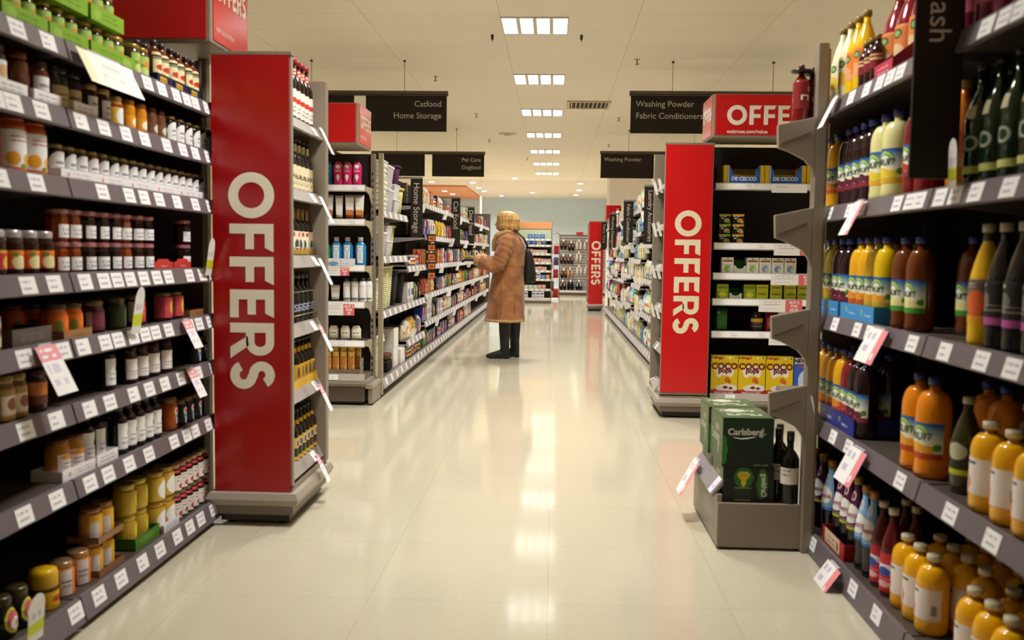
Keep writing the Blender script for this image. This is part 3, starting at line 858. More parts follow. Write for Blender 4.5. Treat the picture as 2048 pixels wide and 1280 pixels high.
# ------------------------------------------------------------------ kinds of goods
def jar(name, cat, r, h, fill, lid, label=None, lz=(.12, .7), la=1.25, lidr=.9, lidh=.16, nu=44, nv=34, lidrim=None, neck=None):
    t = thing(name)
    zs = h * (1 - lidh)
    MB().lathe([(r * .86, 0), (r * .98, r * .12), (r, r * .3), (r, zs - r * .45), (r * .93, zs - r * .16), (r * lidr * .93, zs), (r * lidr * .93, zs + .004)],
               [fill] * 4 + [neck or fill] * 2, 22).build('glass', GLASS, t)
    L = MB().lathe([(r * lidr, zs), (r * lidr * 1.02, zs + .003), (r * lidr * 1.02, h - .004), (r * lidr * .94, h)], [lidrim or lid, lid, lid], 22)
    L.build('lid', TIN, t)
    if label:
        MB().wrap(r, h * lz[0], h * lz[1], -la, la, label, nu, nv).build('label', PAPER, t)
    return proto(t, cat)

def bottle(name, cat, r, h, fill, cap, labels=(), shoulder=.62, neckr=.32, neckz=.82, caph=.06, capr=None, neckcol=None, waist=None, m=None, sy=1.0, fillto=1.0, nu=46, nv=42, text=None, seg=22, dome=False):
    t = thing(name)
    nc = neckcol or fill
    zs, zn = h * shoulder, h * neckz
    prof = [(r * .8, 0), (r * .97, r * .15), (r, r * .4)]
    cols = [fill, fill]
    if waist:
        for (fz, fr) in waist: prof.append((r * fr, h * fz)); cols.append(fill)
    prof += [(r, zs)]; cols.append(fill)
    for q in ((.2, .4, .6, .75, .87, .95, 1.0) if dome else (.25, .5, .75, 1.0)):
        a = q * PI / 2
        rr = r * (neckr + (1 - neckr) * (math.sqrt(max(0, 1 - (q * .97) ** 2.4)) if dome and q < 1 else (0 if dome else math.cos(a) * .6 + (1 - q) * .4))); prof.append((rr, zs + (zn - zs) * q)); cols.append(nc if q > fillto else fill)
    prof.append((r * neckr, h * (1 - caph))); cols.append(nc)
    MB().lathe(prof, cols, seg, sy=sy).build('body', m or PET, t)
    cr = (capr or neckr * 1.12) * r
    MB().lathe([(cr, h * (1 - caph)), (cr, h * .995), (cr * .9, h)], cap, 18, sy=sy if sy != 1 and capr and capr > .8 else 1.0).build('cap', PLASTIC, t)
    for z0, z1, la, p in labels:
        if callable(p) or isinstance(p, str):
            def rf(z, P=prof):
                for (ra, za), (rb, zb) in zip(P, P[1:]):
                    if za <= z <= zb: return ra + (rb - ra) * ((z - za) / (zb - za) if zb > za else 0)
                return P[-1][0]
            lb = MB().wrap(r, h * z0, h * z1, -la, la, p, nu, nv, sy, rfun=rf).build('label', PAPER, t)
            if text and (z0, z1) == tuple(labels[0][:2]):
                for (s, sz, fz, a0, col) in text: lettering(s, sz, col, lb, on_cyl(r + .0016, h * fz, a0, sy), 'CENTER', bold=.0004)
    return proto(t, cat)

def carton(name, cat, w, d, h, col, front=None, side=None, top=None, nu=28, nv=32, m=None, text=(), bevel=.0012, sidefn=None, topfn=None):
    t = thing(name)
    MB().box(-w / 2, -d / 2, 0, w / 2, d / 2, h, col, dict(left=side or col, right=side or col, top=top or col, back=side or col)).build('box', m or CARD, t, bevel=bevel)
    if front:
        p = MB().sheet(-w / 2 + .001, w / 2 - .001, .001, h - .001, -d / 2 - .0006, front, nu, nv).build('printed_front', m or CARD, t)
        for (s, sz, x, z, c, bd) in text:
            lettering(s, sz, c, p, on_front(x * w, z * h, -d / 2 - .0016), 'CENTER', bold=bd)
    if topfn:
        MB().grid(lambda u, v: (-w / 2 + .001 + u * (w - .002), -d / 2 + .001 + v * (d - .002), h + .0006), topfn, 20, 20, False).build('printed_top', m or CARD, t)
    if sidefn:
        MB().grid(lambda u, v: (-w / 2 - .0006, d / 2 - .001 - u * (d - .002), .001 + v * (h - .002)), sidefn, 20, 24, False).build('printed_side', m or CARD, t)
    return proto(t, cat)

def tray(name, cat, w, d, h, col, front=None, cut=0.0, inner=None, nu=30, nv=10, text=(), backh=None):
    """Open cardboard display tray; cut = how far the front dips in the middle."""
    t = thing(name)
    th = .003
    k = MB()
    k.box(-w / 2, -d / 2, 0, w / 2, d / 2, .004, inner or col)
    H = backh or h
    k.box(-w / 2, d / 2 - th, 0, w / 2, d / 2, H, inner or col)
    for s in (-1, 1):
        xa, xb = sorted((s * w / 2, s * (w / 2 - th)))
        k.loft([[(x, -d / 2, 0), (x, d / 2, 0), (x, d / 2, H), (x, d / 2 - (d * .3 if H > h else 0), H), (x, -d / 2, h)] for x in (xa, xb)], col, False)
    k.build('tray', CARD, t, fix=True)
    f = MB()
    ff = front or (lambda u, v: lin(col))
    def top(u):
        if not cut: return h
        q = min(1, max(0, (abs(u - .5) - .22) / .16)); return h - cut * (1 - q * q * (3 - 2 * q))
    f.grid(lambda u, v: (-w / 2 + u * w, -d / 2 - .0006, v * top(u)), lambda u, v: ff(u, v * top(u) / h) if callable(ff) else ff, nu, nv, False)
    f.grid(lambda u, v: (w / 2 - u * w, -d / 2 + th, v * top(1 - u)), inner or col, nu, 2, False)
    p = f.build('printed_front', CARD, t)
    for (s, sz, x, z, c, bd) in text:
        lettering(s, sz, c, p, on_front(x * w, z * h, -d / 2 - .0018), 'CENTER', bold=bd)
    return proto(t, cat)

def row(p, pts, rz, look, where, group, dz=0.0, one=None, jit=0.0):
    """Copies along a row; pts: (x, y, z). Labels count along the row."""
    n = len(pts)
    for i, q in enumerate(pts):
        lab = '%s, %s' % (look, where) if n == 1 else '%s, %s %s' % (look, nth(i), where)
        place(p, q, rz + (rnd.uniform(-jit, jit) if jit else 0), lab, group)

# ---- jams and pickles: goods face the aisle (+x)
LZs = dict(b=.105 - .012, s1=.462, s2=.697, s3=.897, s4=1.097, s5=1.382, s6=1.587, s7=1.787)
Lx = -1.478
def L(p, r, z, ys, look, where, group, dx=0.0, jit=.25):
    row(p, [(Lx - r - dx, y, LZs[z] if isinstance(z, str) else z) for y in ys], PI / 2, look, where, group, jit=jit)

white_round = paint('0f0b0c', ('e', .5, .5, .5, .52, 'ece8ee'), ('r', .02, 0, .98, .5, 'ece8ee'), ('t', .25, .25, .75, .65, .7, '8f8a92'))
def plain(col, spots=()): return paint(col, ('t', .2, .25, .8, .8, .8, '8d8890'), *spots)

JP = jar('pickle_jar', 'jar', .034, .112, '3f2a12', '9a8436', paint('6f9432', ('r', 0, .62, 1, 1, '9dbb62'), ('e', .55, .62, .2, .16, 'd08030'), ('e', .38, .28, .24, .2, 'b6cc7a'), ('r', .1, .02, .9, .12, 'dfe3a8')), (.08, .72))
GT = tray('pickle_tray', 'tray', .225, .15, .05, '6c9a1e', paint('7aa628', ('e', .2, .5, .1, .3, '8fb848'), ('t', .3, .3, .8, .7, .6, '5b8418')))
GT2 = tray('pickle_tray', 'tray', .31, .15, .05, '6c9a1e', paint('7aa628', ('e', .8, .5, .1, .3, '8fb848'), ('t', .2, .3, .7, .7, .6, '5b8418')))
def trayrow(p, y, z, label, dx, group='green pickle trays'): place(p, (Lx - dx, y, z), PI / 2, label, group)
z7 = LZs['s7']
trayrow(GT, 2.565, z7, 'green cardboard tray of pickle jars at the near end of the top shelf', .075)
trayrow(GT, 2.80, z7, 'green cardboard tray of pickle jars, second along the top shelf', .075)
trayrow(GT2, 3.085, z7, 'long green cardboard pickle tray under another, in the middle of the top shelf', .075)
ys1 = [2.49, 2.565, 2.64]; ys2 = [2.725, 2.80, 2.875]; ys3 = [2.965, 3.04, 3.115, 3.19]
for ysx, w in ((ys1, 'in the nearest green tray'), (ys2, 'in the second green tray'), (ys3, 'in the long green tray')):
    L(JP, .034, z7 + .004, ysx, 'green-label pickle jar', w, 'pickle jars in trays', .02)
    L(JP, .034, z7 + .004, ysx, 'green-label pickle jar in back row', w, 'pickle jars in trays', .093)
L(JP, .034, z7, [3.275, 3.345], 'green-label pickle jar standing loose', 'beside the long green tray', 'pickle jars in trays')
z8 = z7 + .117
trayrow(GT, 2.565, z8, 'green cardboard pickle tray stacked on the nearest one', .075)
trayrow(GT, 2.80, z8, 'green cardboard pickle tray stacked on the second one', .075)
trayrow(GT, 3.045, z8, 'green cardboard pickle tray stacked on the long one', .075)
for ysx, w in (([2.49, 2.565, 2.64], 'in the stacked tray at the near end'), ([2.725, 2.80, 2.875], 'in the second stacked tray'), ([2.97, 3.045, 3.12], 'in the tray stacked on the long one')):
    L(JP, .034, z8 + .004, ysx, 'green-label pickle jar', w, 'pickle jars in trays', .02)
    L(JP, .034, z8 + .004, ysx, 'green-label pickle jar in back row', w, 'pickle jars in trays', .093)

SB = bottle('sauce_bottle', 'bottle', .029, .165, '5a2408', '3a2430', [(.2, .62, 1.2, paint('dcd6a6', ('e', .5, .45, .34, .16, 'c03a28'), ('r', 0, .86, 1, 1, '7c8a70'))), (.66, .72, 1.3, 'c9bf92')], .66, .42, .84, .12, neckcol='6e3410', m=GLASS)
BT = tray('sauce_tray', 'tray', .14, .135, .045, '20283e', paint('262d45', ('r', .18, .15, .6, .8, 'd2ab3c'), ('t', .2, .3, .58, .7, .7, '5c4a20')))
for i, y in enumerate((3.5, 3.65, 3.8)):
    trayrow(BT, y, z7, 'dark blue sauce tray, %s along the top shelf' % nth(i), .07, 'sauce trays')
for i, y in enumerate((3.5, 3.65, 3.8)):
    L(SB, .029, z7 + .004, [y - .033, y + .033], 'amber sauce bottle with cream label', 'in the %s blue tray' % nth(i), 'sauce bottles', .004)
    L(SB, .029, z7 + .004, [y - .033, y + .033], 'amber sauce bottle with cream label, back row', 'in the %s blue tray' % nth(i), 'sauce bottles', .068)

# second jam shelf from the top
JA = jar('chutney_jar', 'jar', .038, .135, '1c1418', '3a1f16', paint('e6e2ea', ('e', .5, .6, .25, .25, 'c9a37a')), (.14, .66), 1.0)
JB = jar('chutney_jar', 'jar', .04, .135, '4a1f0c', '6a2f18', None)
JC = jar('chutney_jar', 'jar', .036, .13, '5a2a18', '3c1c16', plain('e4dfe0'), (.14, .64), 1.0)
JD = jar('chutney_jar', 'jar', .042, .135, '281a14', '3a3530', paint('b59e72', ('t', .2, .3, .8, .7, .7, '7c6a48')), (.1, .56), 1.1)
JE = jar('chutney_jar', 'jar', .034, .115, '3a2018', 'b79a5a', plain('ddd8dc'), (.14, .66), 1.0)
JF = jar('mustard_jar', 'jar', .034, .105, 'a8741a', 'a58a55', paint('d8b23a', ('e', .5, .42, .3, .42, 'ece8ec'), ('r', 0, .84, 1, 1, '8c3520')), (.1, .74), 1.3)
JG = jar('piccalilli_jar', 'jar', .031, .11, 'c07a14', 'a8641c', paint('d88e1e', ('e', .5, .55, .22, .3, 'e8dcc0'), ('r', 0, 0, 1, .16, '7a4a18')), (.06, .5), 1.3)
JH = jar('piccalilli_jar', 'jar', .031, .11, '5e3a24', '5a2c18', paint('6a4a34', ('e', .5, .55, .22, .3, 'cabfb0'), ('r', 0, 0, 1, .16, 'd89428')), (.06, .5), 1.3)
JW = jar('conserve_jar', 'jar', .032, .104, '1a0d10', 'a08a58', white_round, (.1, .78), 1.25, lidh=.14, lidrim='4a3c22')
JW2 = jar('conserve_jar', 'jar', .032, .104, '5f2d10', 'a08a58', paint('5f2d10', ('e', .5, .5, .5, .52, 'ece8ee'), ('r', .02, 0, .98, .5, 'ece8ee'), ('t', .25, .25, .75, .65, .7, '8f8a92')), (.1, .78), 1.25, lidh=.14, lidrim='4a3c22')
w6 = 'on the second jam shelf from the top'
L(JA, .038, 's6', [2.457], 'dark chutney jar with narrow white label', w6, 'chutney jars')
L(JB, .04, 's6', [2.565], 'plain brown chutney jar', w6, 'chutney jars')
L(JC, .036, 's6', [2.668], 'brown chutney jar with white label', w6, 'chutney jars')
L(JD, .042, 's6', [2.773, 2.853], 'wide chutney jar with tan label', w6, 'chutney jars')
L(JE, .034, 's6', [2.958, 3.046], 'gold-lidded brown jar with white label', w6, 'chutney jars')
L(JF, .034, 's6', [3.135], 'yellow mustard jar with a white oval label', w6, 'mustard jars')
L(JG, .031, 's6', [3.23, 3.323], 'orange piccalilli jar', w6, 'piccalilli jars')
L(JH, .031, 's6', [3.412, 3.488], 'brown piccalilli jar with orange band', w6, 'piccalilli jars')
L(JW, .032, 's6', [3.581, 3.665, 3.747, 3.828, 3.901, 3.976], 'dark conserve jar with round white label', 'at the panel end of the second shelf', 'conserve jars with round labels')
for lst, w, p in (([2.958, 3.046, 3.135, 3.23, 3.323, 3.412, 3.488], w6, JH), ([2.457, 2.565, 2.668, 2.773, 2.853], w6, JB)):
    L(p, .034, 's6', lst, 'shadowed brown jar at the back' if p is JH else 'plain brown jar at the back', w, 'jars in the back row', .09)

WT = tray('white_tray', 'tray', .145, .1, .038, 'e5dfe4', paint('eae5ea', ('t', .15, .3, .85, .75, .6, '9a949e')))
WT2 = tray('white_tray', 'tray', .215, .1, .034, 'e5dfe4', paint('ece7ea', ('e', .2, .5, .05, .2, 'd09aa0'), ('t', .35, .3, .85, .7, .6, 'c2b4bc')))
for y, w in (([2.475][0], 'under the dark chutney jar'), ([2.652][0], 'under the brown chutney jar'), ([2.869][0], 'under the tan label jars')):
    place(WT, (Lx - .052 + .012, y, LZs['s6']), PI / 2, 'white printed display tray ' + w, 'white display trays')

# third shelf from the top: the long white-label row
w5 = 'in the long row'
ysw = [2.77 + .0715 * k for k in range(17)]
for k, y in enumerate(ysw):
    place(JW2 if k in (3, 4) else JW, (Lx - .034 - .012, y, LZs['s5'] + .004), PI / 2 + rnd.uniform(-.2, .2), '%s conserve jar with round white label, %s %s' % ('amber' if k in (3, 4) else 'dark', nth(k), w5), 'conserve jars with round labels')
for k in range(6):
    place(WT2, (Lx - .05, 2.84 + .2155 * k if k < 5 else 3.85, LZs['s5']), PI / 2, 'low white tray, %s under the long conserve row' % nth(k), 'white display trays', s=None if k < 5 else (.55, 1, 1))
JO = jar('marmalade_jar', 'jar', .05, .165, 'b4491c', '8a4a2a', paint('ece6ea', ('r', 0, .0, 1, .1, 'd8582a'), ('e', .25, .3, .16, .17, 'dc9a28'), ('e', .68, .28, .18, .17, 'dc9a28'), ('t', .2, .7, .85, .86, .5, 'b04858'), ('e', .5, .12, .1, .06, '6a8a3c')), (.04, .72), 1.3, lidh=.12)
L(JO, .05, 's5', [2.54, 2.645], 'big orange marmalade jar with fruit label', 'on the third shelf from the top', 'marmalade jars', jit=.05)
L(JB, .04, 's5', [2.43], 'plain brown chutney jar', 'before the marmalade on the third shelf', 'chutney jars')

# fourth shelf from the top: fruit jars and the gingham lids
JFR = jar('fruit_jam_jar', 'jar', .037, .128, '27100c', 'cdc9d2', paint('c9562a', ('e', .45, .35, .26, .38, 'd8cf9a'), ('r', 0, .8, 1, 1, 'd97a2a'), ('e', .3, .78, .12, .14, '6a7a24')), (.16, .56), 1.3)
JFR2 = jar('fruit_jam_jar', 'jar', .037, .128, '2a0c0e', 'cdc9d2', paint('b8323a', ('e', .7, .35, .2, .38, 'd8b24a'), ('r', 0, .86, 1, 1, 'c9a02a')), (.16, .56), 1.3)
w4 = 'on the fourth shelf from the top'
L(JFR2, .037, 's4', [2.435], 'silver-lidded jam jar with red fruit label', w4, 'fruit jam jars')
L(JFR, .037, 's4', [2.515, 2.595, 2.675], 'silver-lidded jam jar with orange fruit label', w4, 'fruit jam jars')
L(JFR2, .037, 's4', [2.47, 2.55, 2.63], 'silver-lidded jam jar in the back row', w4, 'fruit jam jars', .085)
ging = lambda u, v: lin('d8c8cc') if (int(u * 40) + int(v * 4)) % 2 else lin('a8283a')
def gingham(fill):
    t = thing('gingham_lid_jar'); r, h = .034, .099
    MB().lathe([(r * .82, 0), (r * .98, .006), (r, .014), (r, .07), (r * .88, .082), (r * .88, .084)], fill, 8, smooth=False).build('glass', GLASS, t)
    Lm = MB().lathe([(r * .96, .083), (r * .98, .086), (r * .98, .096), (r * .9, .099)], 'a8303c', 20)
    Lm.wrap(r * .98, .085, .097, -PI, PI, ging, 44, 4)
    Lm.build('lid', TIN, t)
    MB().wrap(r, .012, .052, -1.0, 1.0, paint('e9e4ec', ('t', .15, .2, .85, .85, .8, 'a59fae')), 24, 16).build('label', PAPER, t)
    return proto(t, 'jar')
JM1, JM2 = gingham('7a3410'), gingham('1c0a0e')
ysg = [2.765, 2.842, 2.935, 3.025, 3.11, 3.19, 3.285, 3.37]
for k, y in enumerate(ysg):
    for tier in (0, 1):
        place(JM1 if k in (0, 1, 5) else JM2, (Lx - .036, y, LZs['s4'] + tier * .0995), PI / 2 + rnd.uniform(-.15, .15),
              '%s jam jar with red gingham lid, %s column, %s row' % ('amber' if k in (0, 1, 5) else 'dark', nth(k), 'lower' if tier == 0 else 'upper'), 'gingham lid jars')
for tier in (0, 1):
    place(JM2, (Lx - .045, 3.74, LZs['s4'] + tier * .0995), PI / 2, 'dark gingham-lid jam jar %s standing apart by the red panel' % ('below' if tier == 0 else 'on top of another,'), 'gingham lid jars')
RTR = tray('red_tray', 'tray', .17, .12, .03, 'b8322c', paint('c23a34', ('t', .35, .4, .7, .7, .5, 'e0a09a')), cut=-.012)
place(RTR, (Lx - .062, 3.46, LZs['s4']), PI / 2, 'empty red cardboard tray beside the gingham-lid jars', 'red trays')
place(RTR, (Lx - .062, 3.64, LZs['s4']), PI / 2, 'empty red cardboard tray in front of the jars standing apart', 'red trays')

# fifth shelf from the top
w3 = 'on the shelf below the gingham-lid jars'
JT = jar('relish_jar', 'jar', .036, .125, '8a6a48', '8a7a68', paint('c8b8a0', ('e', .5, .5, .3, .2, '7a4a38')), (.1, .75), 1.2)
JOR = jar('apricot_jar', 'jar', .04, .11, 'c25a12', '5a4a34', paint('d2661a', ('e', .3, .5, .12, .3, '5a6a24'), ('e', .7, .55, .2, .3, 'd97a2c')), (.1, .68), 1.3)
JBE = jar('beetroot_jar', 'jar', .044, .11, '3c0e1c', '7a6a48', paint('5a2230', ('e', .5, .5, .35, .35, '6e2c3c'), ('r', 0, 0, .15, 1, '9a8a88')), (.12, .66), 1.3)
JGR = jar('gherkin_jar', 'jar', .042, .112, '20260e', '6a5c3c', paint('2a3414', ('r', .6, .1, 1, .9, '5a5a48')), (.1, .7), 1.2)
JRD = jar('red_cabbage_jar', 'jar', .042, .115, '2a1012', '8a7648', paint('c2383c', ('r', 0, 0, .18, 1, '9a9088'), ('t', .3, .3, .8, .7, .6, 'd86a60')), (.16, .78), 1.3)
JPK = jar('pink_pickle_jar', 'jar', .05, .112, '240c10', '7a6838', paint('b8404c', ('e', .62, .5, .12, .34, 'c8a82c'), ('e', .85, .5, .12, .34, 'c8a82c'), ('r', 0, .0, .3, 1, '8c2430')), (.14, .84), 1.3)
L(JT, .036, 's3', [2.40], 'tan relish jar with paper label', w3, 'relish jars')
L(JOR, .04, 's3', [2.745, 2.835], 'orange apricot jar', w3, 'apricot jars')
L(JBE, .044, 's3', [2.975], 'dark red beetroot jar', w3, 'beetroot jars')
L(JGR, .042, 's3', [3.13], 'dark green gherkin jar behind the wobbler', w3, 'gherkin jars')
L(JRD, .042, 's3', [3.285], 'jar with plain bright red label', w3, 'red cabbage jars')
L(JPK, .05, 's3', [3.52, 3.63], 'wide jar with pink and yellow label', w3, 'pink pickle jars')
for p, ysx, lk in ((JOR, [2.7, 2.79], 'orange apricot jar in the back row'), (JBE, [2.95, 3.05], 'dark beetroot jar in the back row'), (JGR, [3.2, 3.3], 'dark gherkin jar in the back row')):
    L(p, .044, 's3', ysx, lk, w3, 'jars in the back row', .1)
GTR = tray('grey_tray', 'tray', .2, .16, .052, '4a4440', paint('57504c', ('t', .2, .3, .8, .7, .5, '6a625c')))
BTR = tray('brown_tray', 'tray', .17, .13, .03, '8a6240', paint('9a6e48', ('t', .3, .3, .7, .7, .5, '7a5634')))
place(GTR, (Lx - .085, 2.57, LZs['s3']), PI / 2, 'dark grey display tray beside the orange apricot jars', 'display trays')
place(BTR, (Lx - .052, 2.79, LZs['s3']), PI / 2, 'brown cardboard tray under the orange apricot jars', 'display trays', s=None)
place(BTR, (Lx - .07, 3.8, LZs['s3']), PI / 2, 'brown cardboard tray at the red panel end', 'display trays')

# sixth shelf from the top
w2 = 'on the sixth shelf from the top'
JTN = jar('honey_jar', 'jar', .04, .13, '7a5426', 'a08a58', paint('a8844e', ('r', .15, .15, .85, .75, 'd8cbb0'), ('e', .5, .5, .18, .2, '8a4a34')), (.06, .72), 1.25)
JDK = jar('compote_jar', 'jar', .036, .128, '2a0f0a', '3a1c14', paint('b46a28', ('r', 0, 0, 1, .4, '5a2a1c')), (.2, .7), 1.2)
BW = bottle('syrup_bottle', 'bottle', .032, .165, '0e0908', '1c1614', [(.12, .66, 1.1, paint('e2dfe8', ('e', .7, .6, .16, .12, '2a1c28'), ('t', .15, .2, .6, .5, .7, '9a94a4')))], .7, .5, .86, .1, m=GLASS)
JLB = jar('fruit_spread_jar', 'jar', .036, .132, '1c0c0c', '281614', paint('ded6d4', ('e', .75, .7, .18, .17, '8a2a34'), ('t', .12, .2, .7, .5, .8, '9a928e')), (.14, .68), 1.15)
drop = lambda bg: paint(bg, ('e', .5, .72, .26, .2, 'd8c9c4'), ('e', .5, .74, .17, .12, 'a83a48'), ('r', .3, .42, .7, .6, '8cbf4a'), ('e', .5, .38, .2, .14, '3f78c0'), ('e', .5, .18, .1, .2, 'c8d4e0'))
JDP = jar('compote_jar', 'jar', .033, .11, '180d10', '6a5c38', drop('180d10'), (.12, .74), .8)
JDP2 = jar('compote_jar', 'jar', .04, .135, '8a3c0c', '7a6438', drop('8a3c0c'), (.2, .72), .6)
L(JTN, .04, 's2', [2.457, 2.517], 'tan honey jar with cream label', w2, 'honey jars', jit=.1)
L(JDK, .036, 's2', [2.621], 'dark compote jar with orange label', w2, 'compote jars')
L(JDK, .036, 's2', [2.711], 'dark compote jar in shadow', w2, 'compote jars', .07)
L(BW, .032, 's2', [3.049], 'dark syrup bottle with white label standing alone', w2, 'syrup bottles', jit=.02)
L(JLB, .036, 's2', [3.214, 3.306, 3.403, 3.515], 'dark fruit spread jar with white label', w2, 'fruit spread jars', jit=.1)
L(JDP, .033, 's2', [3.811, 3.889], 'small dark jar with a drop-shaped label', w2, 'compote jars')

# seventh shelf from the top
w1 = 'on the lowest raised jam shelf'
JYT = jar('peanut_butter_jar', 'jar', .038, .118, 'a8701e', '8a5a24', paint('dcd2d4', ('t', .2, .3, .8, .7, .8, '9a8a84'), ('e', .5, .85, .4, .14, 'c88a2c')), (.08, .62), 1.2)
L(JYT, .038, .462 + .004, [2.78, 2.865], 'amber peanut butter jar with white label', w1, 'peanut butter jars', .02)
L(BW, .032, 's1', [2.955, 3.03], 'dark syrup bottle with white label', w1, 'syrup bottles', .03, jit=.1)
L(BW, .032, 's1', [3.13, 3.2, 3.27, 3.34, 3.41], 'dark syrup bottle with white label in a group', w1, 'syrup bottles', .0, jit=.1)
L(BW, .032, 's1', [3.16, 3.23, 3.3, 3.37], 'dark syrup bottle in the back row', w1, 'syrup bottles', .07, jit=.1)
L(JDP2, .04, 's1', [3.56], 'tall orange jar with a drop-shaped label', w1, 'compote jars', jit=.1)
L(JDP, .036, 's1', [3.66, 3.735, 3.82], 'dark jar with a colourful drop-shaped label', w1, 'compote jars', jit=.1)
place(WT2, (Lx - .055, 2.82, LZs['s1']), PI / 2, 'low white tray under the peanut butter jars', 'white display trays')
place(WT, (Lx - .05, 2.99, LZs['s1']), PI / 2, 'low white tray in front of two dark syrup bottles', 'white display trays')

# bottom jam shelf
wb = 'on the bottom jam shelf'
def spread_jar():
    t = thing('yeast_spread_jar'); r = .043
    MB().lathe([(r * .6, 0), (r * .9, .008), (r, .03), (r * .96, .06), (r * .72, .088), (r * .62, .094)], '120c0a', 20).build('glass', GLASS, t)
    MB().lathe([(r * .68, .092), (r * .7, .096), (r * .7, .112), (r * .62, .118)], '3a3014', 20).build('lid', PLASTIC, t)
    MB().wrap(r, .008, .086, -.8, .8, paint('120c0a', ('e', .5, .55, .48, .44, 'bcc21e'), ('e', .5, .56, .38, .36, 'b0545a'), ('e', .55, .45, .28, .22, 'd9d4cc'), ('e', .62, .44, .09, .1, 'a8482a')), 28, 28,
              rfun=lambda z: r * (.9 + .1 * min(1, z / .03)) if z < .06 else r * (.96 - .26 * (z - .06) / .03)).build('label', PAPER, t)
    return proto(t, 'jar')
YS = spread_jar()
def lidded_yellow():
    t = thing('squat_yellow_jar'); r = .042
    MB().lathe([(r * .85, 0), (r, .008), (r, .06), (r * .85, .068)], '3a2408', 22).build('glass', GLASS, t)
    MB().lathe([(r * .92, .066), (r * .96, .07), (r * .98, .105), (r * .9, .118), (r * .6, .122)], 'd6a90c', 26).build('lid', PLASTIC, t)
    MB().wrap(r, .004, .056, -1.5, 1.5, paint('cf9f10', ('e', .55, .55, .22, .2, 'b03a28'), ('t', .35, .1, .75, .25, .6, '8a6a14')), 26, 14).build('label', PAPER, t)
    return proto(t, 'jar')
YJ = lidded_yellow()
JPO = jar('peanut_spread_jar', 'jar', .038, .108, 'b4742a', 'a8845c', paint('d9762a', ('r', 0, 0, .42, 1, 'c9c2c4'), ('t', .05, .3, .38, .7, .8, '6a6468')), (.04, .78), 1.2)
JPY = jar('peanut_spread_jar', 'jar', .038, .108, 'b07a20', 'a8744c', paint('d8a324', ('r', 0, 0, .36, .7, 'c9c2c4'), ('e', .75, .6, .2, .25, 'e0b43c')), (.04, .8), 1.2)
JGO = jar('mayonnaise_jar', 'jar', .042, .115, 'b08c2c', 'c2ae4a', paint('b8962c', ('r', .52, 0, 1, .8, '4f8a2c'), ('e', .55, .6, .1, .3, 'd2c83a')), (.08, .78), 1.4)
JGA = jar('garlic_mayonnaise_jar', 'jar', .042, .115, 'b8902c', 'c2a44a', paint('c29a34', ('e', .55, .45, .34, .42, 'ebe6e2'), ('e', .85, .7, .14, .2, '5a8a3c')), (.06, .8), 1.4)
BV = bottle('vinegar_bottle', 'bottle', .027, .112, '241010', 'c9a07c', [(.08, .62, 1.2, paint('dfd8d0', ('e', .55, .3, .22, .18, 'b03a2c'), ('e', .75, .18, .12, .1, '6a7a3a'), ('t', .2, .6, .8, .9, .6, '9a8a80'))), (.72, .8, 1.2, 'b03038')], .64, .66, .8, .14, m=GLASS)
zb = LZs['b']
L(YS, .043, zb, [2.52], 'dark yeast spread jar with round yellow-rimmed label', wb, 'yeast spread jars', jit=.02)
L(YS, .043, zb, [2.44], 'dark yeast spread jar behind the wobbler', wb, 'yeast spread jars', jit=.02)
L(YJ, .042, zb, [2.66], 'squat yellow jar with a big yellow lid', wb, 'yellow jars', jit=.02)
L(JPO, .038, zb, [2.77, 2.87], 'orange-label peanut spread jar', wb, 'peanut spread jars', .01, jit=.1)
for tier in (0, 1):
    L(JPY, .038, zb + .112 * tier + .004, [2.965, 3.045], 'yellow-label peanut spread jar, %s tier' % ('lower' if tier == 0 else 'upper'), wb, 'peanut spread jars', .015, jit=.1)
PT = tray('brown_tray', 'tray', .175, .11, .022, '7a5636', '8a6440')
place(PT, (Lx - .055, 3.005, zb), PI / 2, 'brown cardboard tray under the yellow-label jars', 'display trays')
place(PT, (Lx - .055, 3.005, zb + .112), PI / 2, 'brown cardboard tray between the tiers of yellow-label jars', 'display trays')
GRT = tray('green_tray', 'tray', .2, .13, .045, '3f6e22', paint('4a7c28', ('e', .5, .5, .3, .3, '5c9034')))
place(GRT, (Lx - .066, 3.285, zb), PI / 2, 'green cardboard tray on the bottom jam shelf', 'display trays')
for tier in (0, 1):
    tw = 'lower' if tier == 0 else 'upper'
    L(JGO, .042, zb + .004 + .116 * tier, [3.235, 3.328], 'green-label mayonnaise jar, %s tier' % tw, wb, 'mayonnaise jars', .022, jit=.1)
    L(JGA, .042, zb + .004 + .116 * tier, [3.43, 3.52], 'garlic mayonnaise jar with white bulb label, %s tier' % tw, wb, 'garlic mayonnaise jars', .0, jit=.1)
    L(BV, .027, zb + .112 * tier, [3.592, 3.652, 3.712, 3.772, 3.832, 3.892], 'small dark vinegar bottle with white label, %s tier' % tw, wb, 'vinegar bottles', .0, jit=.15)
WT3 = WT
place(WT3, (Lx + .004, 3.475, zb), PI / 2, 'low white tray edge below the garlic mayonnaise jars', 'white display trays', s=(1, .12, .8))

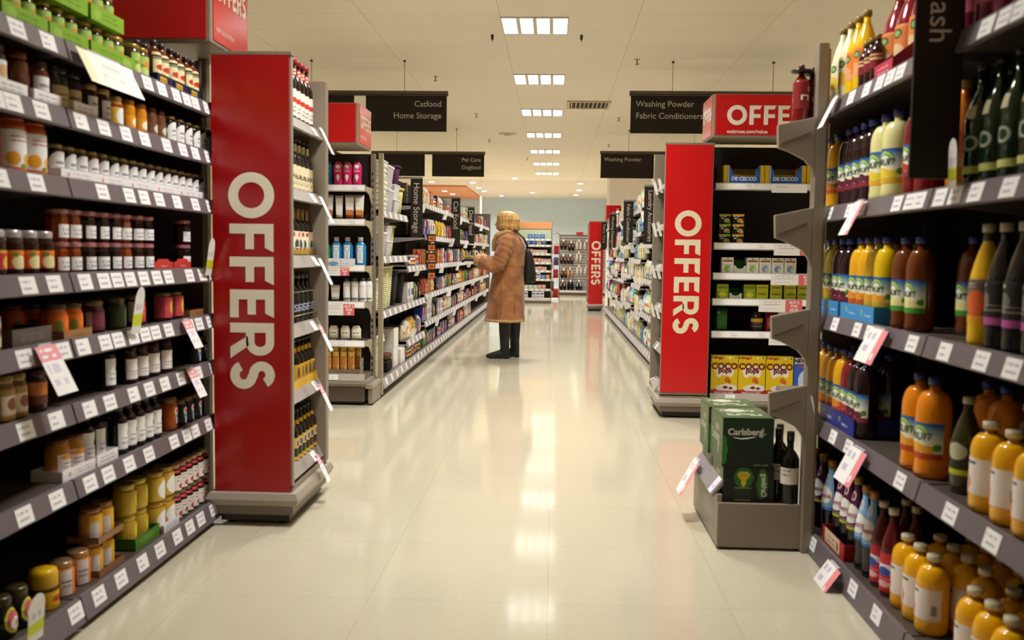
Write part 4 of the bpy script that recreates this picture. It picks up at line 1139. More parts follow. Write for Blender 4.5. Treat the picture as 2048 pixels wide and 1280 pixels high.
# ------------------------------------------------------------------ bottles on the stand with the red OFFERS panel
def U(p, r, z, n, look, where, group, y0=4.0, pitch=None, rows=2, x=-1.14, jit=.3):
    pitch = pitch or 2.12 * r
    y0 = 4.385 - r - pitch * (n - 1)
    for q in range(rows):
        row(p, [(x - r - q * 2.1 * r, y0 + pitch * k, z) for k in range(n)], PI / 2, look + (' in front' if q == 0 else ' behind' if q == 1 else ' at the back'), where, group, jit=jit)
UB1 = bottle('table_sauce_bottle', 'bottle', .033, .292, '1a0d0b', 'a8202a', [(.1, .5, 1.3, paint('ddd6cc', ('r', 0, .5, 1, .68, 'c03a30'), ('t', .2, .15, .8, .4, .7, '8a8078'))), (.74, .86, 1.5, paint('c9402e', ('r', 0, .2, 1, .4, 'dcc9bc'), ('r', 0, .6, 1, .8, 'dcc9bc')))], .6, .4, .74, .08, m=GLASS)
UB2 = bottle('craft_beer_bottle', 'bottle', .033, .245, '120b09', '2a1c16', [(.08, .5, 1.4, paint('d6c9a4', ('t', .2, .2, .8, .3, .5, '8a7c60'))), (.76, .9, 1.5, 'cbbd92')], .58, .4, .76, .05, m=GLASS, text=[('FLIR', .026, .26, -.3, '2a2440')])
UB3 = bottle('craft_beer_bottle', 'bottle', .036, .225, '120a08', '8a6238', [(.08, .54, 1.4, paint('dcd3bc', ('d', .2, .1, 'b08a3c'), ('e', .3, .42, .12, .22, '3a4658'), ('e', .7, .4, .14, .2, '4a5668'), ('e', .5, .86, .12, .1, 'b0282c'))), (.78, .94, 1.5, 'a07a50')], .62, .38, .78, .05, m=GLASS)
UB4 = bottle('dark_cider_bottle', 'bottle', .037, .235, '15100f', '241c1a', [(.14, .5, 1.1, '1a1418'), (.62, .64, 1.4, '8a8078')], .6, .42, .76, .12, m=GLASS, text=[('SE', .046, .26, -.45, 'b9c2e2')])
UB5 = bottle('yellow_label_beer_bottle', 'bottle', .03, .215, '140c06', '1a1008', [(.12, .48, 1.5, paint('d2a21a', ('r', .3, .25, .7, .85, '8a6a3c'), ('r', .36, .35, .62, .75, '3a3a4a'), ('r', 0, 0, 1, .14, 'a8b0a0'))), (.72, .82, 1.5, 'cfa41e')], .58, .4, .74, .06, m=GLASS)
UB6 = bottle('yellow_label_beer_bottle', 'bottle', .03, .235, '140c06', '140e0a', [(.3, .5, 1.5, paint('cf9c14', ('r', .3, .1, .7, .85, 'a8b0a8'), ('r', .36, .2, .62, .7, '3a4058'))), (.72, .79, 1.5, 'cda418'), (.08, .14, 1.5, 'cda418')], .6, .4, .74, .05, m=GLASS)
U(UB1, .033, 1.738, 6, 'red-capped table sauce bottle', 'on the red stand\'s top shelf', 'red-capped sauce bottles', rows=3)
U(UB2, .033, 1.433, 5, 'gold-necked beer bottle with cream label', 'on the red stand\'s second shelf', 'cream label beer bottles')
U(UB3, .036, 1.143, 5, 'cork-topped beer bottle with pale label', 'on the red stand\'s third shelf', 'cork-topped bottles')
U(UB4, .037, .843, 4, 'black cider bottle with blue lettering', 'on the red stand\'s fourth shelf', 'black cider bottles', jit=.1)
U(UB5, .03, .562, 5, 'tray-held yellow-label beer bottle', 'on the red stand\'s fifth shelf', 'yellow label beers', rows=2, jit=.15, x=-1.135)
U(UB6, .03, .228, 6, 'tall yellow-label beer bottle', 'on the red stand\'s lowest shelf', 'yellow label beers', rows=2, jit=.15, x=-1.125)
YT = tray('yellow_tray', 'tray', .42, .15, .05, 'c99a12', paint('d8aa1c', ('t', .2, .35, .8, .65, .5, 'b88c10')))
place(YT, (-1.2, 4.16, .558), PI / 2, 'yellow cardboard tray holding beer bottles on the red panel stand', 'display trays')

# ------------------------------------------------------------------ squash and soft drinks: goods face the aisle (-x)
Rx = 1.092
def R(p, r, z, ys, look, where, group, dx=0.0, jit=.2):
    row(p, [(Rx + r + dx, y, z) for y in ys], -PI / 2 + .32, look, where, group, jit=jit)
def squash_label(fr, band, leaf='4f8a34', band_h=.16):
    return paint(fade('d9e4d8', '1f5fa8', .5, .95), ('d', .0, 0, band), ('e', .5, .3, .6, .22, 'e2e2c4'), ('e', .38, .3, .2, .15, fr), ('e', .66, .26, .16, .13, fr), ('e', .86, .34, .1, .1, leaf), ('e', .14, .26, .1, .08, leaf),
                 ('r', 0, 0, 1, band_h, band), ('a', .45, .62, .2, .33, 1.25, '2f5a2a'), ('a', .45, .62, .225, .305, 1.25, 'a3c46a'), ('a', .45, .62, 0, .19, 1.25, 'dce4cf'))
def squash_bottle(fill, fr, band, leaf='4f8a34', cap='27307c', h=.295, r=.044, nc=None):
    return bottle('squash_bottle', 'bottle', r, h, fill, cap, [(.2, .54, 1.25, squash_label(fr, band, leaf)), ], .62, .34, .87, .075, dome=True, neckcol=nc or fill, waist=((.14, .96), (.19, .99), (.55, 1.0)), capr=.42,
                  text=[('FRUIT', r * .56, .37, -.12, '20361e')])
S_ORA = squash_bottle('c89410', 'd88a2c', 'c25a24')
S_YEL = squash_bottle('c9a60e', 'd8972c', 'bfa22a')
S_LIM = squash_bottle('a89a1c', 'd29a2c', 'b0a428')
S_DRK = squash_bottle('1e0d12', '5a1c34', '7c2438')
S_BRN = squash_bottle('5a2a0c', 'd6cf8a', '3f8a2c')
S_RED = squash_bottle('6e1418', 'b03a34', '8a2a34')
S_PAL = bottle('lemon_squash_bottle', 'bottle', .052, .3, 'c3bf86', '27307c', [(.18, .56, 1.3, squash_label('d8c030', 'd3a428'))], .62, .3, .87, .075, dome=True, waist=((.14, .96), (.56, 1.0)), capr=.38, text=[('FRUIT', .03, .38, -.12, '20361e')])
S_AM2 = bottle('squash_bottle', 'bottle', .052, .3, 'c8760e', '27307c', [(.2, .56, 1.3, squash_label('d99a2c', 'b0401c'))], .62, .3, .87, .075, dome=True, waist=((.14, .96), (.56, 1.0)), capr=.38, text=[('FRUIT', .032, .39, -.12, '20361e')])
def cordial(fill, cap, lab, nc=None, h=.3, r=.042, **k):
    return bottle('cordial_bottle', 'bottle', r, h, fill, cap, [(.2, .55, 1.3, lab)], .52, .3, .86, .07, neckcol=nc or fill, capr=.38, **k)
orl = lambda a, b: paint(a, ('e', .5, .75, .16, .14, '3a5a34'), ('e', .5, .75, .1, .08, '8fb070'), ('e', .4, .3, .3, .18, b), ('d', .15, .1, b))
K_PAL = cordial('cfcfa6', 'a58a4a', orl('d9d2b4', 'd2b43c'))
K_YEL = cordial('cda60c', 'a58a4a', orl('d97a28', 'd89c6a'))
K_RED = cordial('7c1626', 'a58a4a', orl('d6803a', 'd8bc90'), r=.055, h=.34)
K_ORG = cordial('c4680c', 'a58a4a', orl('d2643a', 'd0945c'))
K_PUR = cordial('5a1030', 'c9bfa4', orl('7a1c44', 'b04a6c'))
J_DRK = bottle('small_juice_bottle', 'bottle', .026, .17, '2a0a10', '8a7a4a', [(.3, .62, 1.3, paint('7a1c24', ('r', 0, .55, 1, .7, 'd0b080'), ('r', 0, .8, 1, .9, 'd0b080')))], .66, .4, .84, .1)
t1 = 'on the top drinks shelf'
R(K_PAL, .042, 1.782, [3.79, 3.695], 'pale clear cordial bottle', t1, 'tall cordials')
R(K_YEL, .042, 1.782, [3.6, 3.51], 'yellow cordial bottle with orange label', t1, 'tall cordials')
R(K_RED, .055, 1.782, [3.395, 3.27, 3.14], 'big red cordial bottle with orange label', t1, 'tall cordials', .06)
R(J_DRK, .026, 1.782, [3.44, 3.38, 3.32], 'small dark red juice bottle', t1 + ' before the red cordials', 'small juice bottles', -.005)
PKT = tray('pink_tray', 'tray', .17, .11, .05, 'b02c44', paint('c03a54', ('t', .2, .3, .8, .7, .6, 'e0a0ac')), backh=.11)
place(PKT, (Rx + .055, 3.2, 1.782), -PI / 2, 'pink cardboard tray in front of the big red cordials', 'drinks trays')
R(K_PUR, .042, 1.782, [2.62, 2.52, 2.42, 2.32], 'dark pink cordial bottle', t1 + ' past the squash sign', 'pink cordials')
t2 = 'on the second drinks shelf'
R(S_ORA, .044, 1.374, [3.9, 3.8], 'orange squash bottle with blue sky label', t2, 'squash on the second shelf')
R(S_DRK, .044, 1.374, [3.65, 3.565, 3.48, 3.395], 'dark blackcurrant squash bottle', t2, 'squash on the second shelf')
R(S_PAL, .052, 1.374, [3.29, 3.175], 'large pale lemon squash bottle', t2, 'squash on the second shelf')
R(S_PAL, .052, 1.374, [3.06], 'pale lemon squash bottle half behind the sign', t2, 'squash on the second shelf', .1)
R(S_RED, .044, 1.374, [2.98, 2.885], 'pinkish red squash bottle below the squash sign', t2, 'squash on the second shelf')
R(K_ORG, .044, 1.374, [2.66], 'orange cordial bottle just past the squash sign', t2, 'squash on the second shelf')
GRN = bottle('green_glass_bottle', 'bottle', .043, .32, '0e2410', '1a1c12', [(.1, .16, 1.2, 'b5b86a'), (.28, .42, .7, paint('10240f', ('e', .5, .5, .4, .45, '9aa294'), ('e', .5, .5, .25, .3, '10240f'))), (.55, .66, .3, 'b0a888')], .55, .32, .8, .05, m=GLASS)
R(GRN, .043, 1.374, [2.55, 2.45, 2.35, 2.25], 'dark green glass bottle with pale print', t2, 'green glass bottles')
R(GRN, .043, 1.374, [2.6, 2.5, 2.4], 'dark green glass bottle in the back row', t2, 'green glass bottles', .1)
t3 = 'on the third drinks shelf'
z3 = .952
BLT = tray('blue_tray', 'tray', .36, .2, .062, '2f7fc0', paint('3c8fd0', ('e', .2, .5, .03, .26, '9cc24a'), ('e', .2, .42, .022, .2, '3c8fd0'), ('t', .28, .4, .46, .62, .4, 'c8dcec'), ('e', .66, .5, .03, .26, '9cc24a'), ('e', .66, .42, .022, .2, '3c8fd0'), ('t', .74, .4, .93, .62, .4, 'c8dcec')), nu=80, nv=14)
for i, y in enumerate((3.72, 3.33)):
    place(BLT, (Rx + .085, y, z3), -PI / 2, 'bright blue cardboard tray of squash, %s along the third shelf' % ('farther one' if i == 0 else 'nearer one'), 'drinks trays')
ysA = [3.86, 3.775]; ysB = [3.69, 3.605, 3.58]
R(S_LIM, .04, z3 + .004, [3.85, 3.765], 'lime yellow squash bottle', 'in the farther blue tray', 'squash in blue trays', .002)
R(S_DRK, .04, z3 + .004, [3.67, 3.585], 'dark squash bottle', 'in the farther blue tray', 'squash in blue trays', .002)
R(S_ORA, .04, z3 + .004, [3.46, 3.375], 'orange squash bottle', 'in the nearer blue tray', 'squash in blue trays', .002)
R(S_YEL, .04, z3 + .004, [3.285, 3.2], 'bright yellow squash bottle', 'in the nearer blue tray', 'squash in blue trays', .002)
for p, ysx, lk, w in ((S_LIM, [3.85, 3.765], 'lime yellow squash bottle in the back row', 'in the farther blue tray'), (S_DRK, [3.67, 3.585], 'dark squash bottle in the back row', 'in the farther blue tray'), (S_ORA, [3.46, 3.375, 3.285, 3.2], 'orange squash bottle in the back row', 'in the nearer blue tray')):
    R(p, .04, z3 + .004, ysx, lk, w, 'squash in blue trays', .092)
R(S_BRN, .05, z3, [3.05, 2.93], 'large brown squash bottle with green band', t3, 'big brown squash')
R(S_BRN, .05, z3, [2.82], 'brown squash bottle standing back in shadow', t3, 'big brown squash', .11)
pk = lambda b: paint('211d1d', ('r', 0, 0, 1, .16, b), ('r', .1, .86, .35, .93, 'b0a8a4'), ('e', .3, .55, .2, .2, '6a6462'), ('t', .1, .3, .9, .45, .5, '8a8280'))
K_GIN = cordial('c9a018', 'b8ae90', paint('6a5a50', ('r', 0, 0, 1, .16, 'd89428'), ('e', .6, .45, .28, .3, 'd2602c'), ('t', .1, .8, .6, .9, .5, 'c0b8ae')), nc='3a3024', h=.32)
K_BLK = cordial('131114', 'b8ae98', pk('a04a8a'), h=.32)
R(K_GIN, .042, z3, [2.475], 'yellow cordial bottle with dark label', t3 + ' past the gap', 'dark label cordials')
R(K_BLK, .042, z3, [2.38, 2.285, 2.19, 2.1], 'black cordial bottle with a pink band', t3, 'dark label cordials')
R(K_BLK, .042, z3, [2.43, 2.33, 2.23], 'black cordial bottle in the back row', t3, 'dark label cordials', .1)
t4 = 'on the fourth drinks shelf'
z4 = .527
NVT = tray('navy_tray', 'tray', .42, .24, .07, '232a72', paint('2a3488', ('e', .15, .5, .03, .28, '8ab83c'), ('e', .15, .4, .022, .22, '2a3488'), ('t', .2, .35, .36, .65, .4, 'b0b4d4'), ('e', .6, .5, .03, .28, '8ab83c'), ('e', .6, .4, .022, .22, '2a3488'), ('t', .66, .35, .84, .65, .4, 'b0b4d4')), nu=80, nv=14)
place(NVT, (Rx + .12, 3.56, z4), -PI / 2, 'navy blue cardboard tray of squash on the fourth shelf', 'drinks trays')
R(S_ORA, .043, z4 + .004, [3.89, 3.8, 3.71, 3.62], 'orange squash bottle with blue label', t4, 'squash on the fourth shelf', .004)
R(S_RED, .043, z4 + .004, [3.53], 'dark red squash bottle', t4, 'squash on the fourth shelf', .004)
R(S_DRK, .043, z4 + .004, [3.45, 3.37], 'dark blackcurrant squash bottle', t4, 'squash on the fourth shelf', .004)
for p, ysx, lk in ((S_ORA, [3.8, 3.71], 'orange squash bottle in the back row'), (S_DRK, [3.6, 3.51, 3.42], 'dark squash bottle in the back row')):
    R(p, .043, z4 + .004, ysx, lk, t4, 'squash on the fourth shelf', .1)
R(S_AM2, .052, z4, [2.9, 2.79], 'large amber squash bottle', t4, 'large amber squash')
R(S_AM2, .052, z4, [2.73, 2.62], 'large amber squash bottle standing back in shadow', t4, 'large amber squash', .13)
K_OLV = cordial('2c2a0c', 'a8a48c', paint('2a2e14', ('r', 0, 0, 1, .16, 'a8b020'), ('e', .6, .7, .3, .25, 'a8a890')), nc='3a2a18', h=.27)
R(K_OLV, .042, z4, [2.61], 'olive green cordial bottle with lime band', t4, 'olive cordials', .03)
R(K_OLV, .042, z4, [2.5, 2.4], 'olive cordial bottle with white cap behind', t4, 'olive cordials', .14)
wl = paint('dcd2cc', ('r', 0, .84, .5, .9, '3a3a44'), ('e', .25, .3, .14, .26, 'c8603a'), ('r', .2, .08, .3, .5, 'dfe0dc'), ('b', .66, .2, .92, .5, '8a827c'), ('r', 0, 0, .4, .1, 'd8a890'))
J_ORG = bottle('orange_juice_bottle', 'bottle', .047, .235, 'cf950c', 'd9d0b2', [(.2, .6, 1.5, wl)], .64, .3, .87, .075, dome=True, neckcol='a8782c', capr=.44, waist=((.18, 1.0), (.6, .99)))
R(J_ORG, .047, z4, [2.42, 2.3, 2.19], 'white-capped orange juice bottle', t4, 'orange juice bottles')
t5 = 'on the lowest drinks shelf'
z5 = .085 - .012
ena = lambda bg, band: paint(bg, ('e', .5, .4, .42, .24, 'e6dcd8'), ('e', .5, .85, .2, .12, 'd8b8a8'), ('e', .5, .85, .12, .08, bg), ('r', 0, 0, 1, .07, band), ('t', .2, .1, .7, .16, .4, 'b8a8b0'))
def purple(bg, band, fill='0e0a12'):
    return bottle('blackcurrant_bottle', 'bottle', .036, .3, fill, 'a87a38', [(.36, .84, 1.35, ena(bg, band))], .46, .36, .84, .09, neckcol=bg, waist=((.1, .97), (.2, .9), (.3, 1.0)), capr=.44,
                  text=[('Ribena', .027, .52, .0, '9c2454')])
P_PUR, P_BLU = purple('4c1840', 'b0b028'), purple('7fa8d0', '3c78c0')
R(P_PUR, .036, z5, [3.93, 3.8], 'purple blackcurrant bottle', t5 + ' at the crate end', 'blackcurrant bottles', -.004, jit=.1)
R(P_BLU, .036, z5, [3.685], 'light blue label blackcurrant bottle before the red tray', t5, 'blackcurrant bottles', -.004, jit=.1)
R(P_PUR, .036, z5 + .004, [3.57, 3.485, 3.4], 'purple blackcurrant bottle', 'in the red cardboard tray', 'blackcurrant bottles', .006, jit=.1)
R(P_BLU, .036, z5, [3.29, 3.21], 'light blue label blackcurrant bottle past the red tray', t5, 'blackcurrant bottles', .0, jit=.1)
RDT = tray('red_tray', 'tray', .27, .13, .062, 'a01c22', paint('a8242a', ('r', .12, .1, .8, .95, 'd6c8a6'), ('t', .2, .3, .6, .75, .6, 'b05a48'), ('e', .7, .5, .06, .26, 'b05a48')), nu=40)
place(RDT, (Rx + .048, 3.485, z5), -PI / 2, 'red and cream cardboard tray under the purple bottles', 'drinks trays')
P_RED = bottle('red_cordial_bottle', 'bottle', .037, .29, '4a1014', 'c2b49a', [(.06, .5, 1.3, paint('b82a34', ('d', .95, -.25, 'b82a34'), ('e', .5, .62, .5, .1, 'd8d0e0'), ('e', .5, .52, .26, .12, '2c4a9c'), ('e', .5, .2, .3, .08, 'd8a8a8'), ('t', .2, .3, .8, .4, .4, 'd86a70')))], .52, .34, .84, .07, neckcol='3a1410', capr=.44)
R(P_RED, .037, z5, [3.12, 3.03], 'red label cordial bottle with cream cap', t5, 'red label cordials')
R(P_RED, .037, z5, [3.15, 3.06], 'red label cordial bottle in the back row', t5, 'red label cordials', .085)
R(J_ORG, .047, z5, [2.93, 2.83, 2.73], 'white-label orange juice bottle', t5, 'orange juice bottles', .0)
for q in (1, 2):
    R(J_ORG, .047, z5, [2.93, 2.83, 2.73, 2.62], 'orange juice bottle %s row back' % ('one' if q == 1 else 'two'), t5, 'orange juice bottles', .1 * q)
J_BLK = bottle('dark_juice_bottle', 'bottle', .047, .235, '140c0e', 'd0c8ac', [(.2, .6, 1.5, wl)], .64, .3, .87, .075, dome=True, capr=.44, waist=((.18, 1.0), (.6, .99)))
R(J_ORG, .047, z5, [2.46, 2.36, 2.26], 'yellow orange juice bottle in the nearest group', t5, 'orange juice bottles', -.0)
R(J_ORG, .047, z5, [2.46, 2.36], 'orange juice bottle of the nearest group, second row', t5, 'orange juice bottles', .1)
R(J_BLK, .047, z5, [2.57, 2.47, 2.37, 2.27], 'dark juice bottle with white cap', t5, 'dark juice bottles', .2)
R(J_BLK, .047, z5, [2.57, 2.47, 2.37], 'dark juice bottle in the back row', t5, 'dark juice bottles', .3)

# bottles and beer crates on the end stand
W_RED = bottle('spirit_bottle', 'bottle', .032, .232, '6a1410', '5a1a16', [(.26, .72, 1.4, paint('7a1c1c', ('r', .3, .3, .7, .5, 'd8c8b8'), ('b', .34, .32, .66, .46, '4a2a28'), ('e', .7, .72, .1, .1, 'b88a7c')))], .7, .34, .82, .11, m=GLASS)
for i, (x, y) in enumerate(((.958, 3.725), (1.015, 3.775))):
    o = place(W_RED, (x, y, 1.695), .3, 'red spirit bottle on top of the beer crate stand, %s' % ('in front' if i == 0 else 'behind the upright'), 'red spirit bottles')
    MB().lathe([(.016, .2), (.04, .205), (.04, .212), (.014, .216)], '14100e', 16).build('neck_tag', PLASTIC, o)
W_WIN = bottle('wine_bottle', 'bottle', .037, .3, '0b0d08', '14100e', [(.3, .52, 1.4, paint('cfc6ba', ('b', .6, .1, .85, .4, '6a625a'), ('t', .1, .5, .5, .9, .6, '8a8278')))], .62, .36, .76, .14, m=GLASS)
for i, (x, y) in enumerate(((.937, 3.80), (.966, 3.725), (.962, 3.88))):
    place(W_WIN, (x, y, .18), .4 - .5 * i, 'dark wine bottle beside the green beer crates, %s from the upright' % nth(i), 'wine bottles')

CRG, CRD = '2f4a22', '0f2412'
fr_up = paint(fade('0c1c0e', '14301a', .0, .9), ('e', .02, .35, .07, .3, '2a7a24'), ('r', .7, .68, .86, .7, '8a9a84'), ('e', .78, .76, .025, .04, '9aaa94'), ('t', .62, .04, .9, .08, .4, '6a7a64'))
fr_dn = paint('0b180d', ('e', .4, .72, .19, .28, '246a1a'), ('e', .4, .78, .12, .12, 'c8b41c'), ('e', .4, .62, .05, .14, 'd2bc1c'), ('r', .29, .84, .51, .87, 'c8c0a0'), ('e', .77, .55, .11, .42, '2c6a26'), ('r', .22, .1, .55, .38, '142414'), ('r', .22, .42, .55, .44, '7a8a74'), ('r', .22, .08, .55, .1, '7a8a74'))
side_d = paint(fade('3a4a28', '5a6640', .1, .9), ('t', .4, .2, .7, .8, .5, '8a9272'))
top_d = paint(fade('46583a', '5f7048', 0, 1), ('t', .15, .25, .85, .4, .5, 'd0d4c0'), ('e', .4, .7, .22, .14, 'c8ccb8'))
def crate(front, h, words):
    t = carton('beer_crate', 'crate', .205, .25, h, '16301a', front, '1a3a1c', '2a4424', nu=40, nv=36, text=words, sidefn=side_d, topfn=top_d, bevel=.004)
    return t
CUP = crate(fr_up, .2, [('Carlsberg', .036, -.06, .66, 'cfd2c4', .0012)])
sw = [o for o in KIDS[CUP.name] if o.name.startswith('printed_front')][0]
MB().tube([(-.06, -.1285, .122), (-.03, -.1285, .116), (.0, -.1285, .119), (.03, -.1285, .125)], [.002, .004, .004, .001], 'cfd2c4', 8, .3).build('swash', CARD, sw)
side_p = [o for o in KIDS[CUP.name] if o.name.startswith('printed_side')][0]
lettering('Carlsberg', .055, 'c2c8b4', side_p, lambda a, b: (-.1042, .09 - a * .72, .09 + b), bold=.001)
top_p = [o for o in KIDS[CUP.name] if o.name.startswith('printed_top')][0]
lettering('Carlsberg', .05, 'd4d8c8', top_p, lambda a, b: (-.085 + a * .72, .03 + b, .2018), bold=.001)
for c in KIDS[CUP.name]:
    if c.children: SUB[c.name] = list(c.children)
CDN = crate(fr_dn, .15, [])
dn = [o for o in KIDS[CDN.name] if o.name.startswith('printed_front')][0]
lettering('Carlsberg', .03, 'd8dccc', dn, lambda a, b: (.052 + b, -.1266, .03 + a * .8), bold=.001)
for c in KIDS[CDN.name]:
    if c.children: SUB[c.name] = list(c.children)
cz = .18
place(CDN, (.803, 3.845, cz), 0, 'small green beer crate at the bottom front of the stand', 'beer crates')
place(CUP, (.793, 3.84, cz + .151), .02, 'large green beer crate on top at the front of the stand', 'beer crates')
place(CDN, (.803, 4.11, cz), .0, 'small green beer crate at the bottom back of the stand', 'beer crates')
place(CUP, (.785, 4.1, cz + .151), -.02, 'large green beer crate on top at the back of the stand', 'beer crates')

# ------------------------------------------------------------------ toiletries facing the camera
def B(p, y, z, xs, look, where, group, jit=.06):
    row(p, [(x, y, z) for x in xs], 0, look, where, group, jit=jit)
def shower(fill):
    d = paint(fill, ('e', .5, .86, .26, .09, 'e6dfe6'), ('t', .2, .6, .8, .74, .5, 'd8c0cc'), ('e', .5, .36, .2, .13, 'eadce2'), ('e', .5, .2, .1, .06, 'd8c4d0'))
    return bottle('shower_gel_bottle', 'bottle', .036, .182, fill, fill, [(.06, .94, 1.0, d)], .8, .5, .97, .02, sy=.55, waist=((.3, .88), (.55, .97)), nu=24, nv=36, m=PLASTIC, capr=.5)
SGB, SGP = shower('1f74b4'), shower('c41c5c')
B(SGB, 7.03, 1.669, [-1.73], 'blue shower gel bottle next to the pink ones', 'on the top toiletries shelf', 'shower gels')
B(SGP, 7.03, 1.669, [-1.645, -1.575, -1.5], 'pink shower gel bottle', 'on the top toiletries shelf', 'shower gels')
B(SGB, 7.03, 1.669, [-1.87, -1.8], 'blue shower gel bottle behind the stand', 'on the top toiletries shelf', 'shower gels')
def tube_pack(name, wtop, h, col, low, cap, low_h=.3, front=None):
    t = thing(name); n = 16
    rings = []; cols = []
    for j, q in enumerate((0, .15, .3, .5, .75, 1.0)):
        z = .02 + (h - .02) * q; rx = wtop / 2 * (.82 + .18 * q); ry = .018 * (1 - q) + .0012
        rings.append([(rx * math.sin(2 * PI * k / n), -ry * math.cos(2 * PI * k / n), z) for k in range(n)])
    MB().loft(rings, [low if q < low_h else col for q in (0, .15, .3, .5, .75)]).build('tube', PLASTIC, t)
    MB().lathe([(wtop * .36, 0), (wtop * .38, .022)], cap, 16, sy=.5).build('cap', PLASTIC, t)
    if front:
        MB().grid(lambda u, v: ((u - .5) * wtop * (.66 + .16 * v), -(.0185 * (1 - v * .82)) - .001, .04 + (h - .06) * v), front, 18, 24).build('label', PAPER, t)
    return proto(t, 'tube')
T1 = tube_pack('cream_tube', .072, .19, 'e4ddda', 'b86a34', 'a85a2c', .2, paint('e8e2e0', ('r', 0, 0, 1, .28, 'c27a40'), ('t', .2, .5, .8, .56, .4, '9a8a84')))
T2 = tube_pack('cream_tube', .06, .185, 'ece8ea', 'd8d0cc', 'b8642c', 0, paint('efebec', ('t', .2, .4, .8, .46, .4, '9a8a84')))
B(T1, 7.02, 1.412, [-1.715, -1.555, -1.48], 'white and copper cream tube', 'on the second toiletries shelf', 'cream tubes')
B(T2, 7.02, 1.412, [-1.635], 'plain white cream tube between the copper ones', 'on the second toiletries shelf', 'cream tubes')
MW = bottle('mouthwash_bottle', 'bottle', .041, .218, '1470a8', 'b4b0b0', [(.1, .72, .55, paint('d8e2ee', ('e', .5, .78, .4, .16, '8aa0c8'), ('e', .5, .78, .28, .11, 'e6e8f0'), ('r', .44, .2, .56, .6, '8a9ab0')))], .68, .4, .86, .14, sy=.6, m=PET, nu=16, nv=30, capr=.46)
MG = bottle('mouthwash_bottle', 'bottle', .041, .2, '1c7a4c', 'c0bcbc', [(.1, .7, .55, 'd0e0d4')], .68, .4, .86, .14, sy=.6, m=PET, nu=4, nv=4, capr=.46)
B(MW, 7.04, 1.065, [-1.66, -1.575, -1.475], 'blue mouthwash bottle with silver cap', 'on the third toiletries shelf', 'mouthwash bottles')
B(MG, 7.04, 1.065, [-1.745], 'green mouthwash bottle at the stand end', 'on the third toiletries shelf', 'mouthwash bottles')
WC = tray('white_card_tray', 'tray', .2, .05, .055, 'dfe0ea', paint('dfe2ee', ('e', .2, .3, .2, .3, '7a9ccc'), ('r', .46, .6, .58, .8, 'c05060'), ('t', .3, .3, .8, .5, .4, 'a0acc8')), cut=.02)
place(WC, (-1.61, 6.985, 1.066), 0, 'white cut-out tray in front of the mouthwash', 'display trays')
TB = tube_pack('skin_cream_tube', .072, .13, 'ddd6cc', 'ddd6cc', '2c4438', 0, paint('ddd8d0', ('t', .2, .68, .8, .78, .4, '5a544c')))
B(TB, 7.02, .787, [-1.75, -1.665], 'short cream tube with dark green base', 'on the fourth toiletries shelf', 'skin cream tubes')
DB = bottle('skin_wash_bottle', 'bottle', .028, .185, 'd9d5d4', '2a3a30', [(.12, .8, 1.0, paint('dedadb', ('t', .1, .78, .9, .86, .4, '5a5a58'), ('r', 0, 0, 1, .1, '5a6460')))], .76, .6, .88, .14, m=PLASTIC, capr=.62)
B(DB, 7.03, .787, [-1.578, -1.515, -1.455], 'white skin wash bottle with dark cap', 'on the fourth toiletries shelf', 'skin wash bottles')
B(DB, 7.09, .787, [-1.54, -1.478, -1.42], 'white skin wash bottle in the back row', 'on the fourth toiletries shelf', 'skin wash bottles')
SP = bottle('soap_bottle', 'bottle', .037, .115, 'd8d2c0', 'cfc9b4', [(.35, .75, .9, paint('ded8c8', ('t', .15, .35, .85, .7, .4, '4a443a')))], .74, .72, .92, .06, sy=.6, m=PLASTIC, capr=.7)
B(SP, 7.03, .49, [-1.77, -1.68, -1.59, -1.505], 'small cream soap bottle', 'on the fifth toiletries shelf', 'soap bottles')
SPT = tray('soap_tray', 'tray', .085, .1, .026, '2e2622', paint('3a302c', ('t', .2, .3, .8, .7, .5, 'b0a89c')))
for i, x in enumerate((-1.77, -1.68, -1.59, -1.505)):
    place(SPT, (x, 7.04, .4885), 0, 'small dark tray under a soap bottle, %s of the row' % nth(i), 'soap trays', s=(1, 1, .9))
HS = bottle('hair_spray_can', 'can', .027, .245, 'bf9340', 'b88a34', [(.04, .74, 1.2, paint('c39a4c', ('e', .5, .55, .35, .22, 'a8602c'), ('e', .5, .2, .3, .15, 'b06a30'), ('t', .2, .75, .8, .85, .4, '6a4a1c')))], .8, .94, .82, .18, m=TIN, capr=.98)
B(HS, 7.0, .226, [-1.715, -1.655, -1.595, -1.535], 'gold hair spray can', 'on the bottom toiletries shelf', 'hair spray cans')
B(HS, 7.07, .226, [-1.56, -1.5], 'gold hair spray can in the back row', 'on the bottom toiletries shelf', 'hair spray cans')
gt = thing('clear_tray', 'low clear plastic tray guarding the gold hair spray cans', 'tray', (-1.62, 6.985, .226))
MB().box(-.14, -.03, 0, .16, -.027, .05, '8a7c6c').build('front_guard', FROST, gt)
MB().box(.157, -.027, 0, .16, .1, .13, '9a8e7e').build('side_guard', FROST, gt)

